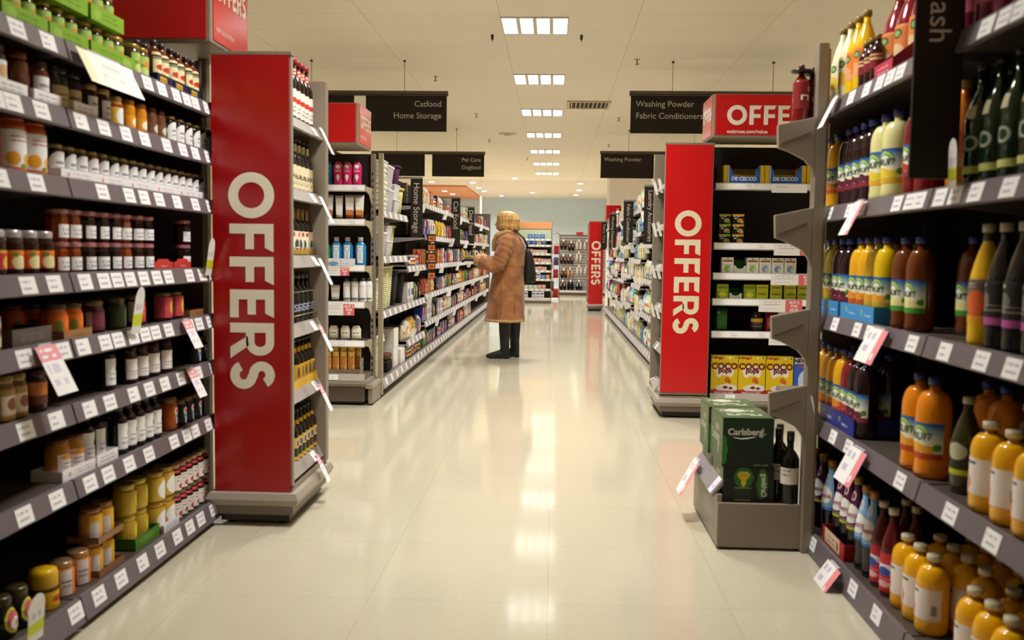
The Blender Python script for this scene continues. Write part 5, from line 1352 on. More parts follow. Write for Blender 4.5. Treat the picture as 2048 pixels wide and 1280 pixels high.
# ------------------------------------------------------------------ cereal, tea and pasta facing the camera
pas = paint('2a62c0', ('r', 0, 0, .1, 1, 'd2b01c'), ('r', .9, 0, 1, 1, 'd2b01c'), ('r', .11, 0, .13, 1, 'e6d8b0'), ('t', .16, .7, .3, .85, .6, '1c3a8a'), ('t', .72, .7, .86, .85, .6, '1c3a8a'))
PST = tray('pasta_tray', 'tray', .29, .3, .135, 'cfae1e', pas, cut=.08, inner='7a6a48', nu=60, nv=18, text=[('DE CECCO', .036, 0, .2, 'e6ecf4', .0014)])
PSB = carton('pasta_packet', 'packet', .24, .05, .075, 'b8941c', paint('c29c1c', ('r', .05, .4, .3, .8, '2a2a24'), ('t', .4, .3, .9, .6, .5, '6a5010')))
for i, x in enumerate((1.36, 1.655, 1.95)):
    place(PST, (x, 6.93, 1.696), 0, 'blue and yellow pasta tray, %s along the top tea shelf' % nth(i), 'pasta trays')
    place(PSB, (x, 6.95, 1.702), 0, 'yellow pasta packet inside the %s blue tray' % nth(i), 'pasta packets')
TEAB = lambda bg, c2: paint('17140f', ('r', 0, .8, 1, 1, bg), ('t', .1, .5, .6, .9, .7, 'd8d4c4'), ('e', .66, .32, .26, .22, c2), ('r', .7, .05, .95, .3, bg))
SN1 = carton('snack_pot_box', 'box', .085, .1, .07, '1a1610', TEAB('8a9a2c', 'a89a70'), '12100c', '8a9a2c', nu=20, nv=18)
SN2 = carton('snack_pot_box', 'box', .085, .1, .07, '1a1610', TEAB('c99a2c', 'b88a5a'), '12100c', 'c99a2c', nu=20, nv=18)
for k in range(3):
    place(SN1, (1.24, 6.86, 1.268 + .0725 * k), 0, 'black and lime snack box, %s of its column' % ('lowest', 'middle', 'top')[k], 'snack boxes')
    place(SN2, (1.335, 6.86, 1.268 + .0725 * k), 0, 'black and orange snack box, %s of its column' % ('lowest', 'middle', 'top')[k], 'snack boxes')
tea = lambda f: paint('dcdad2', ('r', .08, .72, .92, .84, '9a5a34'), ('e', .5, .3, .3, .2, f), ('e', .66, .25, .16, .12, 'b8cfa0'), ('t', .2, .5, .8, .66, .4, 'b0aca4'), ('e', .5, .93, .08, .05, '5a7a5a'))
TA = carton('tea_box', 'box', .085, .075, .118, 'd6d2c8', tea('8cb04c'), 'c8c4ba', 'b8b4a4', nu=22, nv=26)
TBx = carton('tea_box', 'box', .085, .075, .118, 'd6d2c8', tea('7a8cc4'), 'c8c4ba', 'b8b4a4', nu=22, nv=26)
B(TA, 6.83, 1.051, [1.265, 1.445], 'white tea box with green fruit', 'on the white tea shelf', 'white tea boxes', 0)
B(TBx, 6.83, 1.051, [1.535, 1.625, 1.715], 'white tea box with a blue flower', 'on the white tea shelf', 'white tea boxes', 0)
ETR = tray('tea_tray', 'tray', .09, .1, .06, '1e6a2c', paint('d4d4c8', ('e', .5, .9, .3, .3, '1e6a2c')), cut=.02, inner='1e7a34', backh=.1)
place(ETR, (1.355, 6.85, 1.051), 0, 'empty green-backed tea tray among the white tea boxes', 'tea trays')
lim = paint('7f9a1a', ('r', .1, .76, .9, .86, '7a5a24'), ('t', .15, .56, .85, .7, .4, 'd0d89a'), ('e', .5, .3, .3, .2, 'c6cc3a'), ('r', 0, 0, 1, .12, 'c2ca4a'))
TL = carton('lime_tea_box', 'box', .085, .075, .112, '6a8418', lim, '56701a', '8a9a3a', nu=22, nv=26)
TL2 = carton('lime_tea_box', 'box', .085, .075, .112, 'a8ac2c', paint('b2b42c', ('r', .1, .76, .9, .86, '8a5a24'), ('t', .15, .3, .85, .6, .4, '5a7a1c'), ('r', 0, 0, 1, .12, 'cfd06a')), '8a941c', 'a8a84a', nu=22, nv=26)
B(TL, 6.83, .863, [1.235, 1.43], 'lime green tea box', 'on the lime tea shelf', 'lime tea boxes', 0)
B(TL2, 6.83, .863, [1.52, 1.62, 1.72, 1.815], 'yellow-green tea box', 'on the lime tea shelf', 'lime tea boxes', 0)
place(ETR, (1.33, 6.85, .863), 0, 'empty green-backed tea tray among the lime tea boxes', 'tea trays', s=(1, 1, .8))
def pouch(name, w, h, d, col, front, cat='packet', m=None):
    t = thing(name)
    n = 12; rings = []
    for q in (0, .12, .4, .75, .94, 1.0):
        b = (1 - .75 * max(0, (q - .75) / .25) if q > .75 else 1) * (.75 + .25 * min(1, q / .12))
        rings.append([(w / 2 * math.copysign(abs(math.sin(2 * PI * k / n)) ** .5, math.sin(2 * PI * k / n)), -d / 2 * b * math.copysign(abs(math.cos(2 * PI * k / n)) ** .6, math.cos(2 * PI * k / n)), h * q) for k in range(n)])
    MB().loft(rings, col).build('bag', m or PLASTIC, t)
    if front: MB().grid(lambda u, v: ((u - .5) * w * .8, -d / 2 - .001 - .004 * math.sin(PI * v) * math.sin(PI * u), .02 + (h * .74 - .02) * v), front, 20, 22).build('label', PAPER, t)
    return proto(t, cat)
GP = pouch('green_tea_bag', .085, .17, .06, '1f4a1c', paint('255a22', ('t', .2, .3, .8, .6, .5, '4a7a40')))
RP = pouch('red_coffee_bag', .105, .145, .07, '8a2a26', paint('a03a34', ('e', .5, .55, .35, .3, 'c27a6a'), ('t', .2, .2, .8, .4, .5, 'd8b0a0')))
BJ = jar('coffee_jar', 'jar', .045, .15, '1a0d08', '100c0a', paint('1a120c', ('r', 0, .66, 1, .95, 'c0982c'), ('t', .1, .25, .9, .55, .5, '7a6a58')), (.1, .7), 1.3)
B(GP, 6.84, .627, [1.24], 'dark green tea bag pack beside the red panel', 'on the coffee shelf', 'coffee and tea packs', 0)
B(BJ, 6.84, .627, [1.495], 'dark coffee jar with gold band', 'on the coffee shelf', 'coffee and tea packs', 0)
B(RP, 6.86, .627, [1.61, 1.725], 'dark red coffee bag', 'on the coffee shelf', 'coffee and tea packs', 0)
cer = paint('d8b812', ('e', .5, .62, .36, .13, 'e9ded2'), ('e', .3, .5, .1, .06, 'e9ded2'), ('e', .74, .52, .1, .06, 'e9ded2'), ('d', .12, .1, 'b4262c'), ('e', .6, .17, .42, .1, 'e4dcd4'), ('e', .55, .19, .1, .035, '6a3420'), ('e', .75, .17, .08, .03, '6a3420'), ('e', .62, .38, .1, .07, 'c8641c'), ('e', .7, .34, .06, .05, 'b85a1c'),
            ('r', 0, 0, 1, .1, 'b8242c'), ('r', 0, .9, 1, 1, 'dbc02a'), ('e', .7, .95, .03, .022, 'e8ead8'), ('e', .92, .95, .035, .025, '4a8a3c'))
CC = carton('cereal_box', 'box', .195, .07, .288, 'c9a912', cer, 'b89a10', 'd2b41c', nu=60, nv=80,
            text=[('COCO', .062, 0, .66, '6e2024', .003), ('pops', .05, .02, .57, '6e2024', .0022), ('Kellogg\'s', .026, -.26, .925, 'b4262c', .001), ('PERSONALISED', .0205, 0, .028, 'f0e6e0', .0009)])
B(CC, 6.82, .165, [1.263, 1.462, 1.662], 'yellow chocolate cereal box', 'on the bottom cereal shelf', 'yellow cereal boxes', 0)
CB = carton('cereal_box', 'box', .195, .07, .28, '2b4fb0', paint('2f58bc', ('r', 0, .84, 1, 1, 'e6ddd8'), ('e', .5, .4, .34, .3, 'b8c8ea'), ('e', .4, .2, .3, .12, 'e0dcd8'), ('t', .1, .76, .8, .83, .4, 'b83a3a')), '24449a', nu=30, nv=40, text=[('NEW', .04, -.26, .875, '241c20', .002)])
B(CB, 6.82, .165, [1.862, 2.06], 'blue cereal box beside the yellow ones', 'on the bottom cereal shelf', 'blue cereal boxes', 0)

# ------------------------------------------------------------------ the long pet food and home storage run
G2 = 'pet aisle shelves'
tk = lambda w, n: [w * (k + .5) / n for k in range(n)]
def far_bay(label, side, y0, w, zs, base, n=6, depth=.48, top=2.0, x=None):
    """side -1: faces +x; +1: faces -x."""
    T = [tk(w, n)] + [tk(w, n) for _ in zs]
    if side < 0:
        return shelf_bay(label, (x or -1.362, y0, 0), PI / 2, w, depth, zs, base, T, top=top, back='17130f', base_out=.02, lipcol='a29a98', board='5d554c', kick='4a423c')
    return shelf_bay(label, (x or 1.045, y0 + w, 0), -PI / 2, w, depth, zs, base, T, top=top, back='2a251f', base_out=.02, lipcol='a8a09c', board='6d655a', kick='5a5048')
far_bay('home storage shelving bay behind the toiletries shelf end', -1, 7.36, 1.3, [.69, 1.14, 1.51], .15, 5)
PETZ = [.42, .72, 1.04, 1.36, 1.70]
names = ['second', 'third', 'fourth', 'fifth', 'sixth', 'seventh', 'eighth']
PB = [8.68 + 1.22 * k for k in range(9)]
for k, y in enumerate(PB):
    zs = [.33, .69, 1.04] if k == 0 else PETZ
    far_bay('pet food shelving bay, %s beyond the home storage bay' % nth(k), -1, y, 1.21, zs, .15, 5)
fe = thing('gondola_divider', 'taupe panel closing the far end of the pet food shelves', 'divider', (-1.62, 19.69, 0))
MB().box(-.27, 0, 0, .27, .03, 2.0, '6d6256').build('board', STEEL, fe, bevel=.003)

# home storage goods
HX = -1.39
def boxtub(name, w, d, h, col, lid, ribs=0):
    t = thing(name)
    b = MB()
    b.loft([[(-w * .44, -d * .44, 0), (w * .44, -d * .44, 0), (w * .44, d * .44, 0), (-w * .44, d * .44, 0)], [(-w / 2, -d / 2, h * .92), (w / 2, -d / 2, h * .92), (w / 2, d / 2, h * .92), (-w / 2, d / 2, h * .92)]], col, False)
    if ribs:
        for k in range(ribs):
            z = h * (.08 + .84 * k / ribs); q = .45 + .05 * z / h
            b.box(-w * q - .006, -d * q - .006, z, w * q + .006, d * q + .006, z + h * .4 / ribs, lid)
    b.build('tub', MILKY, t, bevel=0 if ribs else .006)
    MB().box(-w * .52, -d * .52, h * .9, w * .52, d * .52, h, lid).build('lid', MILKY, t, bevel=.008)
    return proto(t, 'storage box')
RIB = boxtub('storage_crate', .2, .34, .135, 'dfe4d2', 'e6ecd8', 3)
CLR = boxtub('clear_storage_box', .3, .36, .2, 'b9b5ba', 'e2e0e4')
CLS = boxtub('clear_storage_box', .24, .3, .13, 'cfcdd2', 'ecebee')
for k in range(3): place(RIB, (HX - .16, 7.56, 1.508 + .136 * k), PI / 2, 'ribbed pale green storage crate, %s of the pile' % ('lowest', 'middle', 'top')[k], 'storage crates')
for k in range(2): place(CLR, (HX - .19, 7.93, 1.508 + .201 * k), PI / 2, 'clear storage box, %s beside the ribbed crates' % ('lower', 'upper')[k], 'clear storage boxes')
for k in range(1): place(CLR, (HX - .19, 7.6 + .35 * k, 1.138), PI / 2, 'clear storage box on the second storage shelf', 'clear storage boxes')
place(CLS, (HX - .2, 7.6, 1.34), PI / 2, 'small clear box on top of the larger clear one', 'clear storage boxes')
for k in range(2): place(CLS, (HX - .17, 7.95, 1.138 + .131 * k), PI / 2, 'small clear box, %s of two on the second storage shelf' % ('lower', 'upper')[k], 'clear storage boxes')
def basket(name, w, d, h, col, handle=False, weave=True, lid=False):
    t = thing(name)
    n = 28; rings = []
    for q in (0, .33, .66, 1.0):
        s = .8 + .2 * q
        rings.append([(w / 2 * s * math.copysign(abs(math.sin(2 * PI * k / n)) ** .5, math.sin(2 * PI * k / n)), d / 2 * s * math.copysign(abs(math.cos(2 * PI * k / n)) ** .5, math.cos(2 * PI * k / n)), h * q) for k in range(n)])
    b = MB().loft(rings, col)
    if weave:
        for j in range(int(h / .018)):
            z = .01 + j * .018; s = .8 + .2 * z / h + .012
            pts = [(w / 2 * s * math.copysign(abs(math.sin(2 * PI * k / n)) ** .5, math.sin(2 * PI * k / n)), d / 2 * s * math.copysign(abs(math.cos(2 * PI * k / n)) ** .5, math.cos(2 * PI * k / n)), z + (.003 if k % 2 else -.003)) for k in range(n + 1)]
            b.tube(pts, .006, col, 5)
    b.build('basket', WICKER, t)
    n2 = [(w / 2 * 1.03 * math.copysign(abs(math.sin(2 * PI * k / n)) ** .5, math.sin(2 * PI * k / n)), d / 2 * 1.03 * math.copysign(abs(math.cos(2 * PI * k / n)) ** .5, math.cos(2 * PI * k / n)), h) for k in range(n + 1)]
    MB().tube(n2, .011, col, 8).build('rim', WICKER, t)
    if lid: MB().box(-w * .5, -d * .5, h, w * .5, d * .5, h + .05, col).build('lid', WICKER, t, bevel=.02)
    if handle:
        MB().tube([(-w * .4, 0, h), (-w * .34, 0, h + .07), (-w * .1, 0, h + .11), (w * .1, 0, h + .11), (w * .34, 0, h + .07), (w * .4, 0, h)], .012, col, 8).build('handle', WICKER, t)
    return proto(t, 'basket')
BKW = basket('wicker_basket', .3, .26, .26, 'e2dfc6', True)
BKL = basket('lidded_wicker_basket', .28, .26, .3, 'e2dfc8', True, True, True)
BIN = basket('lattice_bin', .25, .25, .36, 'd5d2a4', False)
BKY = basket('plastic_basket', .24, .24, .24, 'c2bd72', False, False)
BKP = basket('plastic_basket', .22, .22, .2, '4a1a44', False, False)
BKB = basket('black_bin', .24, .24, .3, '17130f', False, False)
place(CLS, (HX - .16, 8.26, 1.508), PI / 2, 'small clear box on the top storage shelf by the yellow basket', 'clear storage boxes')
place(CLS, (HX - .16, 8.26, 1.64), PI / 2, 'small clear box stacked beside the larger boxes on the top shelf', 'clear storage boxes')
place(BKY, (HX - .13, 8.53, 1.508), 0, 'yellow green basket beside the clear boxes on the top storage shelf', 'plastic baskets')
place(BKP, (HX - .15, 8.53, 1.752), 0, 'dark purple basket on top of the yellow one', 'plastic baskets')
place(BKY, (HX - .17, 8.3, 1.138), 0, 'yellow green basket on the second storage shelf', 'plastic baskets', s=(1, 1, 1.1))
place(BKW, (HX - .16, 7.57, .688), PI / 2, 'cream wicker basket with handle on the third storage shelf', 'wicker baskets')
place(BIN, (HX - .15, 7.9, .688), 0, 'tall cream lattice bin beside the wicker basket', 'lattice bins')
place(BIN, (HX - .17, 8.15, .688), 0, 'tall cream lattice bin next to the black bin', 'lattice bins')
place(BKB, (HX - .16, 8.43, .688), 0, 'black bin at the end of the third storage shelf', 'black bins')
place(BKB, (HX - .16, 8.83, .688), 0, 'black bin at the start of the pet food shelves', 'black bins')
place(BKL, (HX - .15, 7.58, .14), PI / 2, 'cream lidded wicker basket on the bottom storage shelf', 'wicker baskets')
WB = carton('white_carton', 'box', .24, .3, .17, 'd9d4cc', paint('e0dbd4', ('r', .3, .1, .4, .3, '9a9a9a')), nu=16, nv=12)
for k, (y, z, w) in enumerate(((8.32, .14, 'lower'), (8.34, .312, 'upper'))): place(WB, (HX - .18, y, z), PI / 2, 'plain white carton, %s of two on the bottom storage shelf' % w, 'white cartons')
place(WB, (HX - .16, 8.6, .14), PI / 2, 'plain white carton beside the pair on the bottom shelf', 'white cartons', s=(1, 1, .8))
DKB = carton('dark_folded_blanket', 'blanket', .26, .3, .1, '1c1612', None, bevel=.02, m=CLOTH)
place(DKB, (HX - .17, 7.97, .14), PI / 2, 'black folded throw on the bottom storage shelf', 'folded throws')
RUG = carton('folded_throw', 'blanket', .22, .28, .05, '5a3a28', None, bevel=.02, m=CLOTH)
place(RUG, (HX - .16, 7.97, .243), PI / 2, 'brown folded throw on top of the black one', 'folded throws')

# small packs of the pet aisle and the washing aisle: built once per kind, then stood along every shelf
def pk_front(rs, bg):
    c = ['d8d2c8', 'c23a2c', 'd8b02c', '2c3c8c', '1c1a18', 'e0c8a0', '3c8c4c', 'd87a2c']
    ops = []
    for _ in range(5):
        u, v = rs.uniform(.1, .9), rs.uniform(.1, .9)
        ops.append((rs.choice('er'),) + ((u, v, rs.uniform(.12, .35), rs.uniform(.08, .2)) if ops and ops[-1][0] == 'x' else (u, v, rs.uniform(.12, .35), rs.uniform(.08, .2))) + (rs.choice(c),))
    out = []
    for o in ops:
        if o[0] == 'r': out.append(('r', max(0, o[1] - o[3]), max(0, o[2] - o[4]), min(1, o[1] + o[3]), min(1, o[2] + o[4]), o[5]))
        else: out.append(o)
    out.append(('t', .15, .72, .85, .86, .4, 'efe8dc'))
    return paint(bg, *out)
rs = random.Random(21)
PETK = []
for nm, look, w, d, h, col, kind in (
    ('pet_food_carton', 'orange pet food carton', .1, .1, .17, 'b8642c', 'c'), ('pet_food_carton', 'purple pet food carton', .15, .1, .15, '4a2c6a', 'c'),
    ('pet_food_carton', 'white pet food carton', .12, .1, .19, 'd0cac2', 'c'), ('pet_food_carton', 'blue pet food carton', .14, .1, .16, '2a3a8a', 'c'),
    ('pet_food_bag', 'yellow pet food bag', .14, .08, .2, 'c9a01c', 'p'), ('pet_food_bag', 'white pet food bag', .12, .08, .19, 'd6d0ca', 'p'),
    ('pet_food_bag', 'green pet food bag', .14, .08, .18, '4a7a34', 'p'), ('treat_pack', 'red treat pack', .1, .05, .16, 'a82a24', 'p'),
    ('treat_pack', 'dark treat pack', .1, .05, .17, '241c1a', 'p'), ('treat_pack', 'cream treat pack', .1, .05, .15, 'd8c8a4', 'p'),
    ('pet_food_tin', 'silver pet food tin', .04, 0, .11, 'a8a09a', 't'), ('pet_food_tin', 'navy pet food tin', .04, 0, .11, '24305a', 't')):
    f = pk_front(rs, col)
    if kind == 'c': p = carton(nm, 'box', w, d, h, col, f, nu=10, nv=12, bevel=0)
    elif kind == 'p': p = pouch(nm, w, h, d, col, f, 'packet')
    else: p = jar(nm, 'tin', w, h, 'b0a8a0', 'b8b0a8', f, (.05, .84), 1.5, .98, .04, nu=12, nv=8)
    PETK.append((p, look, w if kind != 't' else .08, d if kind != 't' else .08, h))
def pkdepth(k): return PETK[k][3]
count = {}
def stock(kinds, side, y0, y1, z, hmax, where, group, xf, pitch=1.0, seed=0, runs=(1, 3)):
    """Stands packs side by side along one shelf, in short runs of a kind."""
    r2 = random.Random(seed); y = y0 + .01; n = 0
    while True:
        c = [k for k in kinds if k[4] < hmax]
        p, look, w, d, h = r2.choice(c)
        for _ in range(r2.randint(*runs)):
            if y + w > y1 - .01: return
            key = (look, where); i = count.get(key, 0); count[key] = i + 1
            x = xf + side * (d / 2 + .012 + r2.uniform(0, .02))
            place(p, (x, y + w / 2, z), (PI / 2 if side < 0 else -PI / 2), '%s, %s %s' % (look, nth(i), where), group)
            y += w * pitch + .006
            n += 1
        if r2.random() < .12: y += .1
for k, y in enumerate(PB):
    zs = ([.33, .69, 1.04] if k == 0 else PETZ); levels = [.138] + [z - .003 for z in zs]
    for j, z in enumerate(levels):
        if k > 5 and j in (0,): continue
        hm = (levels[j + 1] - z - .06) if j + 1 < len(levels) else .3
        y0_ = y + .03 + (.2 if (k == 0 and j == 2) else .5 if (k == 0 and j > 2) else 0)
        stock(PETK, -1, y0_, y + 1.18, z, hm, 'on the %s shelf up of pet bay %s' % (nth(j), ONES[k] if False else ('one two three four five six seven eight nine'.split()[k])), 'pet food packs', -1.385, 1.0 + .05 * k, 100 + k * 10 + j)
# a hanging strip of orange treat packs in front of the first pet bay
HSTR = thing('clip_strip', 'dark clip strip of orange treat packs hanging in front of the pet food', 'display strip', (-1.345, 10.02, .88))
MB().box(-.003, -.02, 0, .003, .02, .53, '2c2620').build('strip', PLASTIC, HSTR)
OTP = carton('treat_pack', 'packet', .1, .022, .085, '1c1a24', paint('1c1a24', ('r', .1, .15, .9, .75, 'c2682c'), ('e', .5, .45, .2, .2, '7a3a1c')), nu=10, nv=10, bevel=0)
for k in range(5):
    place(OTP, (-1.325, 10.0, .885 + .1 * k), .6, 'orange treat pack on the clip strip, %s from the bottom' % nth(k), 'treat packs on the strip')

# price cards flagging out from the long shelves
FL = thing('price_flag'); MB().box(-.035, -.002, -.12, .035, .002, 0, 'e9e6f0').build('card', PAPER, FL); MB().box(-.01, -.003, -.004, .01, .012, .006, 'bcb6bc').build('clip', PLASTIC, FL); proto(FL, 'price card')
r3 = random.Random(5)
for k in range(26):
    y = 9.0 + k * .38; j = (k * 7) % 5; z = PETZ[j] + .0
    place(FL, (-1.352, y, z), .9 + r3.uniform(-.3, .3), 'white price flag on the pet shelves, %s counting away from home storage' % nth(k), 'price flags on the pet shelves', tilt=(r3.uniform(.2, .5), 0))

# ------------------------------------------------------------------ the washing aisle
WZ = [.5, .9, 1.31, 1.69]
WBY = [7.4 + 1.3 * k for k in range(9)]
for k, y in enumerate(WBY):
    far_bay('washing aisle shelving bay, %s beyond the bright red panel' % nth(k), 1, y, 1.29, WZ if k % 2 == 0 else [.42, .8, 1.12, 1.46, 1.75], .13, 5)
WASHK = []
def det(name, look, r, h, fill, cap, lab, **k):
    p = bottle(name, 'bottle', r, h, fill, cap, [(.12, .6, 1.1, lab)], m=PLASTIC, nu=10, nv=10, seg=14, **k)
    WASHK.append((p, look, r * 2.05, r * 2, h))
rs = random.Random(4)
det('fabric_conditioner_bottle', 'white fabric conditioner bottle', .052, .27, 'd9d8cc', 'e2e0d6', pk_front(rs, 'e0dfd4'), neckr=.4, shoulder=.5)
det('fabric_conditioner_bottle', 'pale green fabric conditioner bottle', .05, .26, 'cfd8b4', 'dfe0cc', pk_front(rs, 'd4dcc0'), neckr=.4, shoulder=.55)
det('fabric_conditioner_bottle', 'light blue fabric conditioner bottle', .05, .28, '8ab0d0', 'c9d8e4', pk_front(rs, '9cc0dc'), neckr=.4, shoulder=.55)
det('detergent_bottle', 'deep blue detergent bottle', .056, .24, '2c4aa0', '2a3a90', pk_front(rs, '3458b0'), neckr=.55, shoulder=.6, caph=.14)
det('detergent_bottle', 'red-capped cream detergent bottle', .054, .25, 'dcd6c0', 'b83424', pk_front(rs, 'e0dac8'), neckr=.55, shoulder=.6, caph=.14)
det('detergent_bottle', 'green detergent bottle', .052, .23, '5fa03c', '3c7a2c', pk_front(rs, '7ab84c'), neckr=.5, shoulder=.6, caph=.12)
det('spray_bottle', 'white spray bottle with orange trigger', .04, .27, 'dedcd6', 'd2702c', pk_front(rs, 'e4e0dc'), neckr=.34, shoulder=.55, caph=.16, capr=.6)
for nm, look, w, d, h, col in (('washing_powder_box', 'blue washing powder box', .17, .1, .22, '2c4c9c'), ('washing_powder_box', 'cream washing powder box', .16, .1, .24, 'd8d2bc'), ('washing_powder_box', 'red washing powder box', .14, .1, .2, 'a83a2c'), ('washing_powder_box', 'lime washing powder box', .14, .1, .21, '8ab83c'), ('washing_powder_box', 'purple washing powder box', .14, .1, .19, '8a4a8c')):
    WASHK.append((carton(nm, 'box', w, d, h, col, pk_front(rs, col), nu=10, nv=12, bevel=0), look, w, d, h))
for nm, look, w, h, col in (('refill_pouch', 'pale yellow refill pouch', .14, .22, 'd2d2a8'), ('refill_pouch', 'sky blue refill pouch', .14, .2, '7ab0cc'), ('refill_pouch', 'white refill pouch', .14, .21, 'dcdad2')):
    WASHK.append((pouch(nm, w, h, .07, col, pk_front(rs, col)), look, w, .07, h))
whites = [WASHK[i] for i in (0, 1, 2, 9 - 1, 12, 13, 14)]
brights = [WASHK[i] for i in (3, 4, 5, 6, 7, 9, 10, 11)] + WASHK[:2]
for k, y in enumerate(WBY):
    zs = (WZ if k % 2 == 0 else [.42, .8, 1.12, 1.46, 1.75]); levels = [.118] + [z - .003 for z in zs]
    for j, z in enumerate(levels):
        if k > 6 and j == 0: continue
        hm = (levels[j + 1] - z - .06) if j + 1 < len(levels) else .3
        kinds = (WASHK if j == 1 else whites) if k < 6 else WASHK
        if not [q for q in kinds if q[4] < hm]: kinds = WASHK
        stock(kinds, 1, y + .03, y + 1.27, z, hm, 'on the %s shelf up of washing bay %s' % (nth(j), 'one two three four five six seven eight nine'.split()[k]), 'washing goods', 1.068, 1.0 + .04 * k, 500 + k * 10 + j)
for k in range(22):
    y = 7.75 + k * .47; j = (k * 5) % 4
    place(FL, (1.035, y, WZ[j]), -.9 + r3.uniform(-.3, .3), 'white price flag on the washing shelves, %s counting away from the red panel' % nth(k), 'price flags on the washing shelves', tilt=(r3.uniform(.2, .5), 0))
# wire clips and flags on the narrow red panel stand
for k, z in enumerate((1.74, 1.42, 1.1, .8)):
    for q in (0, 1):
        place(FL, (.772 - .012 * q, 6.95 + .22 * q, z), -.8, 'white price flag on the bright red panel stand, %s row %s' % (nth(k), 'near' if q == 0 else 'far'), 'price flags on the red panel stand', tilt=(.4, 0), s=(.4, 1, .9))
place(FL, (.765, 6.95, .25), -.8, 'white price flag at the foot of the bright red panel stand', 'price flags on the red panel stand', tilt=(.5, 0))

# ------------------------------------------------------------------ far end of the shop
ph = thing('medicine_gondola', 'free-standing medicine shelving with an orange header behind the shopper', 'shelving', (-.5, 21.75, 0))
pw = .9
MB().box(-pw / 2, .42, .05, pw / 2, .45, 1.92, '4a5440').box(-pw / 2, .41, 1.5, pw / 2, .42, 1.74, 'a8b49a').build('back_panel', MATT, ph)
MB().box(-pw / 2, .0, 0, pw / 2, .45, .12, '6a645c').box(-pw / 2, -.012, .07, pw / 2, .02, .135, 'cfcac6').build('base', STEEL, ph)
MZ = [.345, .58, .78, .97, 1.18, 1.38, 1.52]
for z in MZ:
    m = MB().box(-pw / 2, .06, z - .028, pw / 2, .42, z, '5b564e').box(-pw / 2, .045, z - .05, pw / 2, .06, z + .002, 'c6c2c0')
    sh = m.build('shelf', STEEL, ph)
    for q in range(7): MB().box(-pw / 2 + .04 + q * .125, .0435, z - .042, -pw / 2 + .1 + q * .125, .045, z - .006, 'f2f0f4').build('price_ticket', PAPER, sh)
for s in (-1, 1): MB().box(s * pw / 2 - .015, .38, 0, s * pw / 2 + .015, .45, 1.92, '7d7468').build('upright', STEEL, ph)
MB().box(-pw / 2, .03, 1.75, pw / 2, .06, 1.91, 'c98a5c').build('header', CARD, ph)
MEDK = []
for look, w, h, c, a in (('blue medicine box', .12, .1, '2458a8', '9cc0e0'), ('white medicine box with a red band', .1, .08, 'dcd6d2', 'c04a3c'), ('pink medicine box', .09, .1, 'c87a78', 'e4d0cc'), ('orange medicine box', .08, .1, 'c98a34', 'e0c08a'), ('pale green medicine box', .1, .09, 'a8c0a8', 'd8e0d4'), ('white vitamin box with a blue top', .09, .15, 'dcdce4', '3458a8')):
    MEDK.append((carton('medicine_box', 'box', w, .06, h, c, paint(c, ('r', .1, .5, .9, .8, a), ('t', .15, .15, .8, .4, .4, a)), nu=8, nv=8, bevel=0), look, w, h))
seq = [(0, [5, 5, None, 5]), (1, [2, 4, 4, 4, 2]), (2, [0, 3, 3, 3, 5]), (3, [1, 2, 4, 1, 2]), (4, [1, 1, None, 2, 2]), (5, [1, 1, 2, 1, 1]), (6, [0, 0, 0, 1, 0])]
for j, ks in seq:
    z = .135 if j == 0 else MZ[j - 1]
    x = -.78
    cnt = {}
    for rep in range(2):
        for kk in ks:
            if kk is None: x += .09; continue
            p, look, w, h = MEDK[kk]
            if x + w > -.07: break
            i = cnt.get(kk, 0); cnt[kk] = i + 1
            place(p, (x + w / 2, 21.75 + .1, z), 0, '%s, %s on the %s medicine shelf up' % (look, nth(i), nth(j)), 'medicine boxes')
            x += w + .008
for k in range(3):
    place(MEDK[0][0], (-.55 + .14 * k, 21.85, MZ[6]), 0, 'blue medicine box on the top medicine shelf, %s from the shopper' % nth(k), 'medicine boxes')

# slatted shoe wall
sw_ = thing('slatted_display_wall', 'grey slatted display wall hung with slippers at the far end', 'display wall', (.62, 26.6, 0))
p = MB().box(-.46, 0, .1, .9, .06, 1.72, '6a6664')
for k in range(20): p.box(-.46, -.012, .14 + k * .078, .9, 0, .2 + k * .078, 'a8a4a4')
p.build('slat_panel', STEEL, sw_)
MB().box(-.48, -.25, 0, .92, .06, .1, '5a4c44').box(-.48, -.26, .08, .92, -.24, .14, 'd8d0d0').build('plinth', STEEL, sw_)
MB().box(.02, -.03, 1.72, .22, -.02, 1.8, 'b8343c').build('price_header', CARD, sw_)
def slipper(col, inner):
    t = thing('slipper_pair')
    for s in (-1, 1):
        n = 16; L = .25
        def out(k, w):
            a = 2 * PI * k / n
            return (s * .05 + w * .042 * math.sin(a) * (1 + .15 * math.cos(a)), -L / 2 * math.cos(a))
        rings = [[(out(k, 1)[0], 0, out(k, 1)[1]) for k in range(n)], [(out(k, 1)[0], -.02, out(k, 1)[1]) for k in range(n)], [(out(k, .95)[0], -.06 - .02 * (1 if math.cos(2 * PI * k / n) < 0 else 0), out(k, .95)[1]) for k in range(n)], [(s * .05 + (out(k, .95)[0] - s * .05) * .42, -.07, out(k, .95)[1] * .5 + .04) for k in range(n)]]
        MB().loft(rings, [col, col, col, inner]).build('shoe', CLOTH, t, fix=True)
    MB().box(-.02, -.09, .1, .02, -.085, .17, 'e8e4e2').tube([(0, 0, .15), (0, -.09, .15)], .004, 'b8b4b0', 6).build('hanger_card', PAPER, t)
    return proto(t, 'slippers')
SL = [slipper('1a1412', 'b87a5c'), slipper('241c1c', 'c09078'), slipper('141214', '2a2426'), slipper('b08060', 'd0a888'), slipper('1c1a20', 'd8d4d8'), slipper('c8c0c4', 'e0d8dc')]
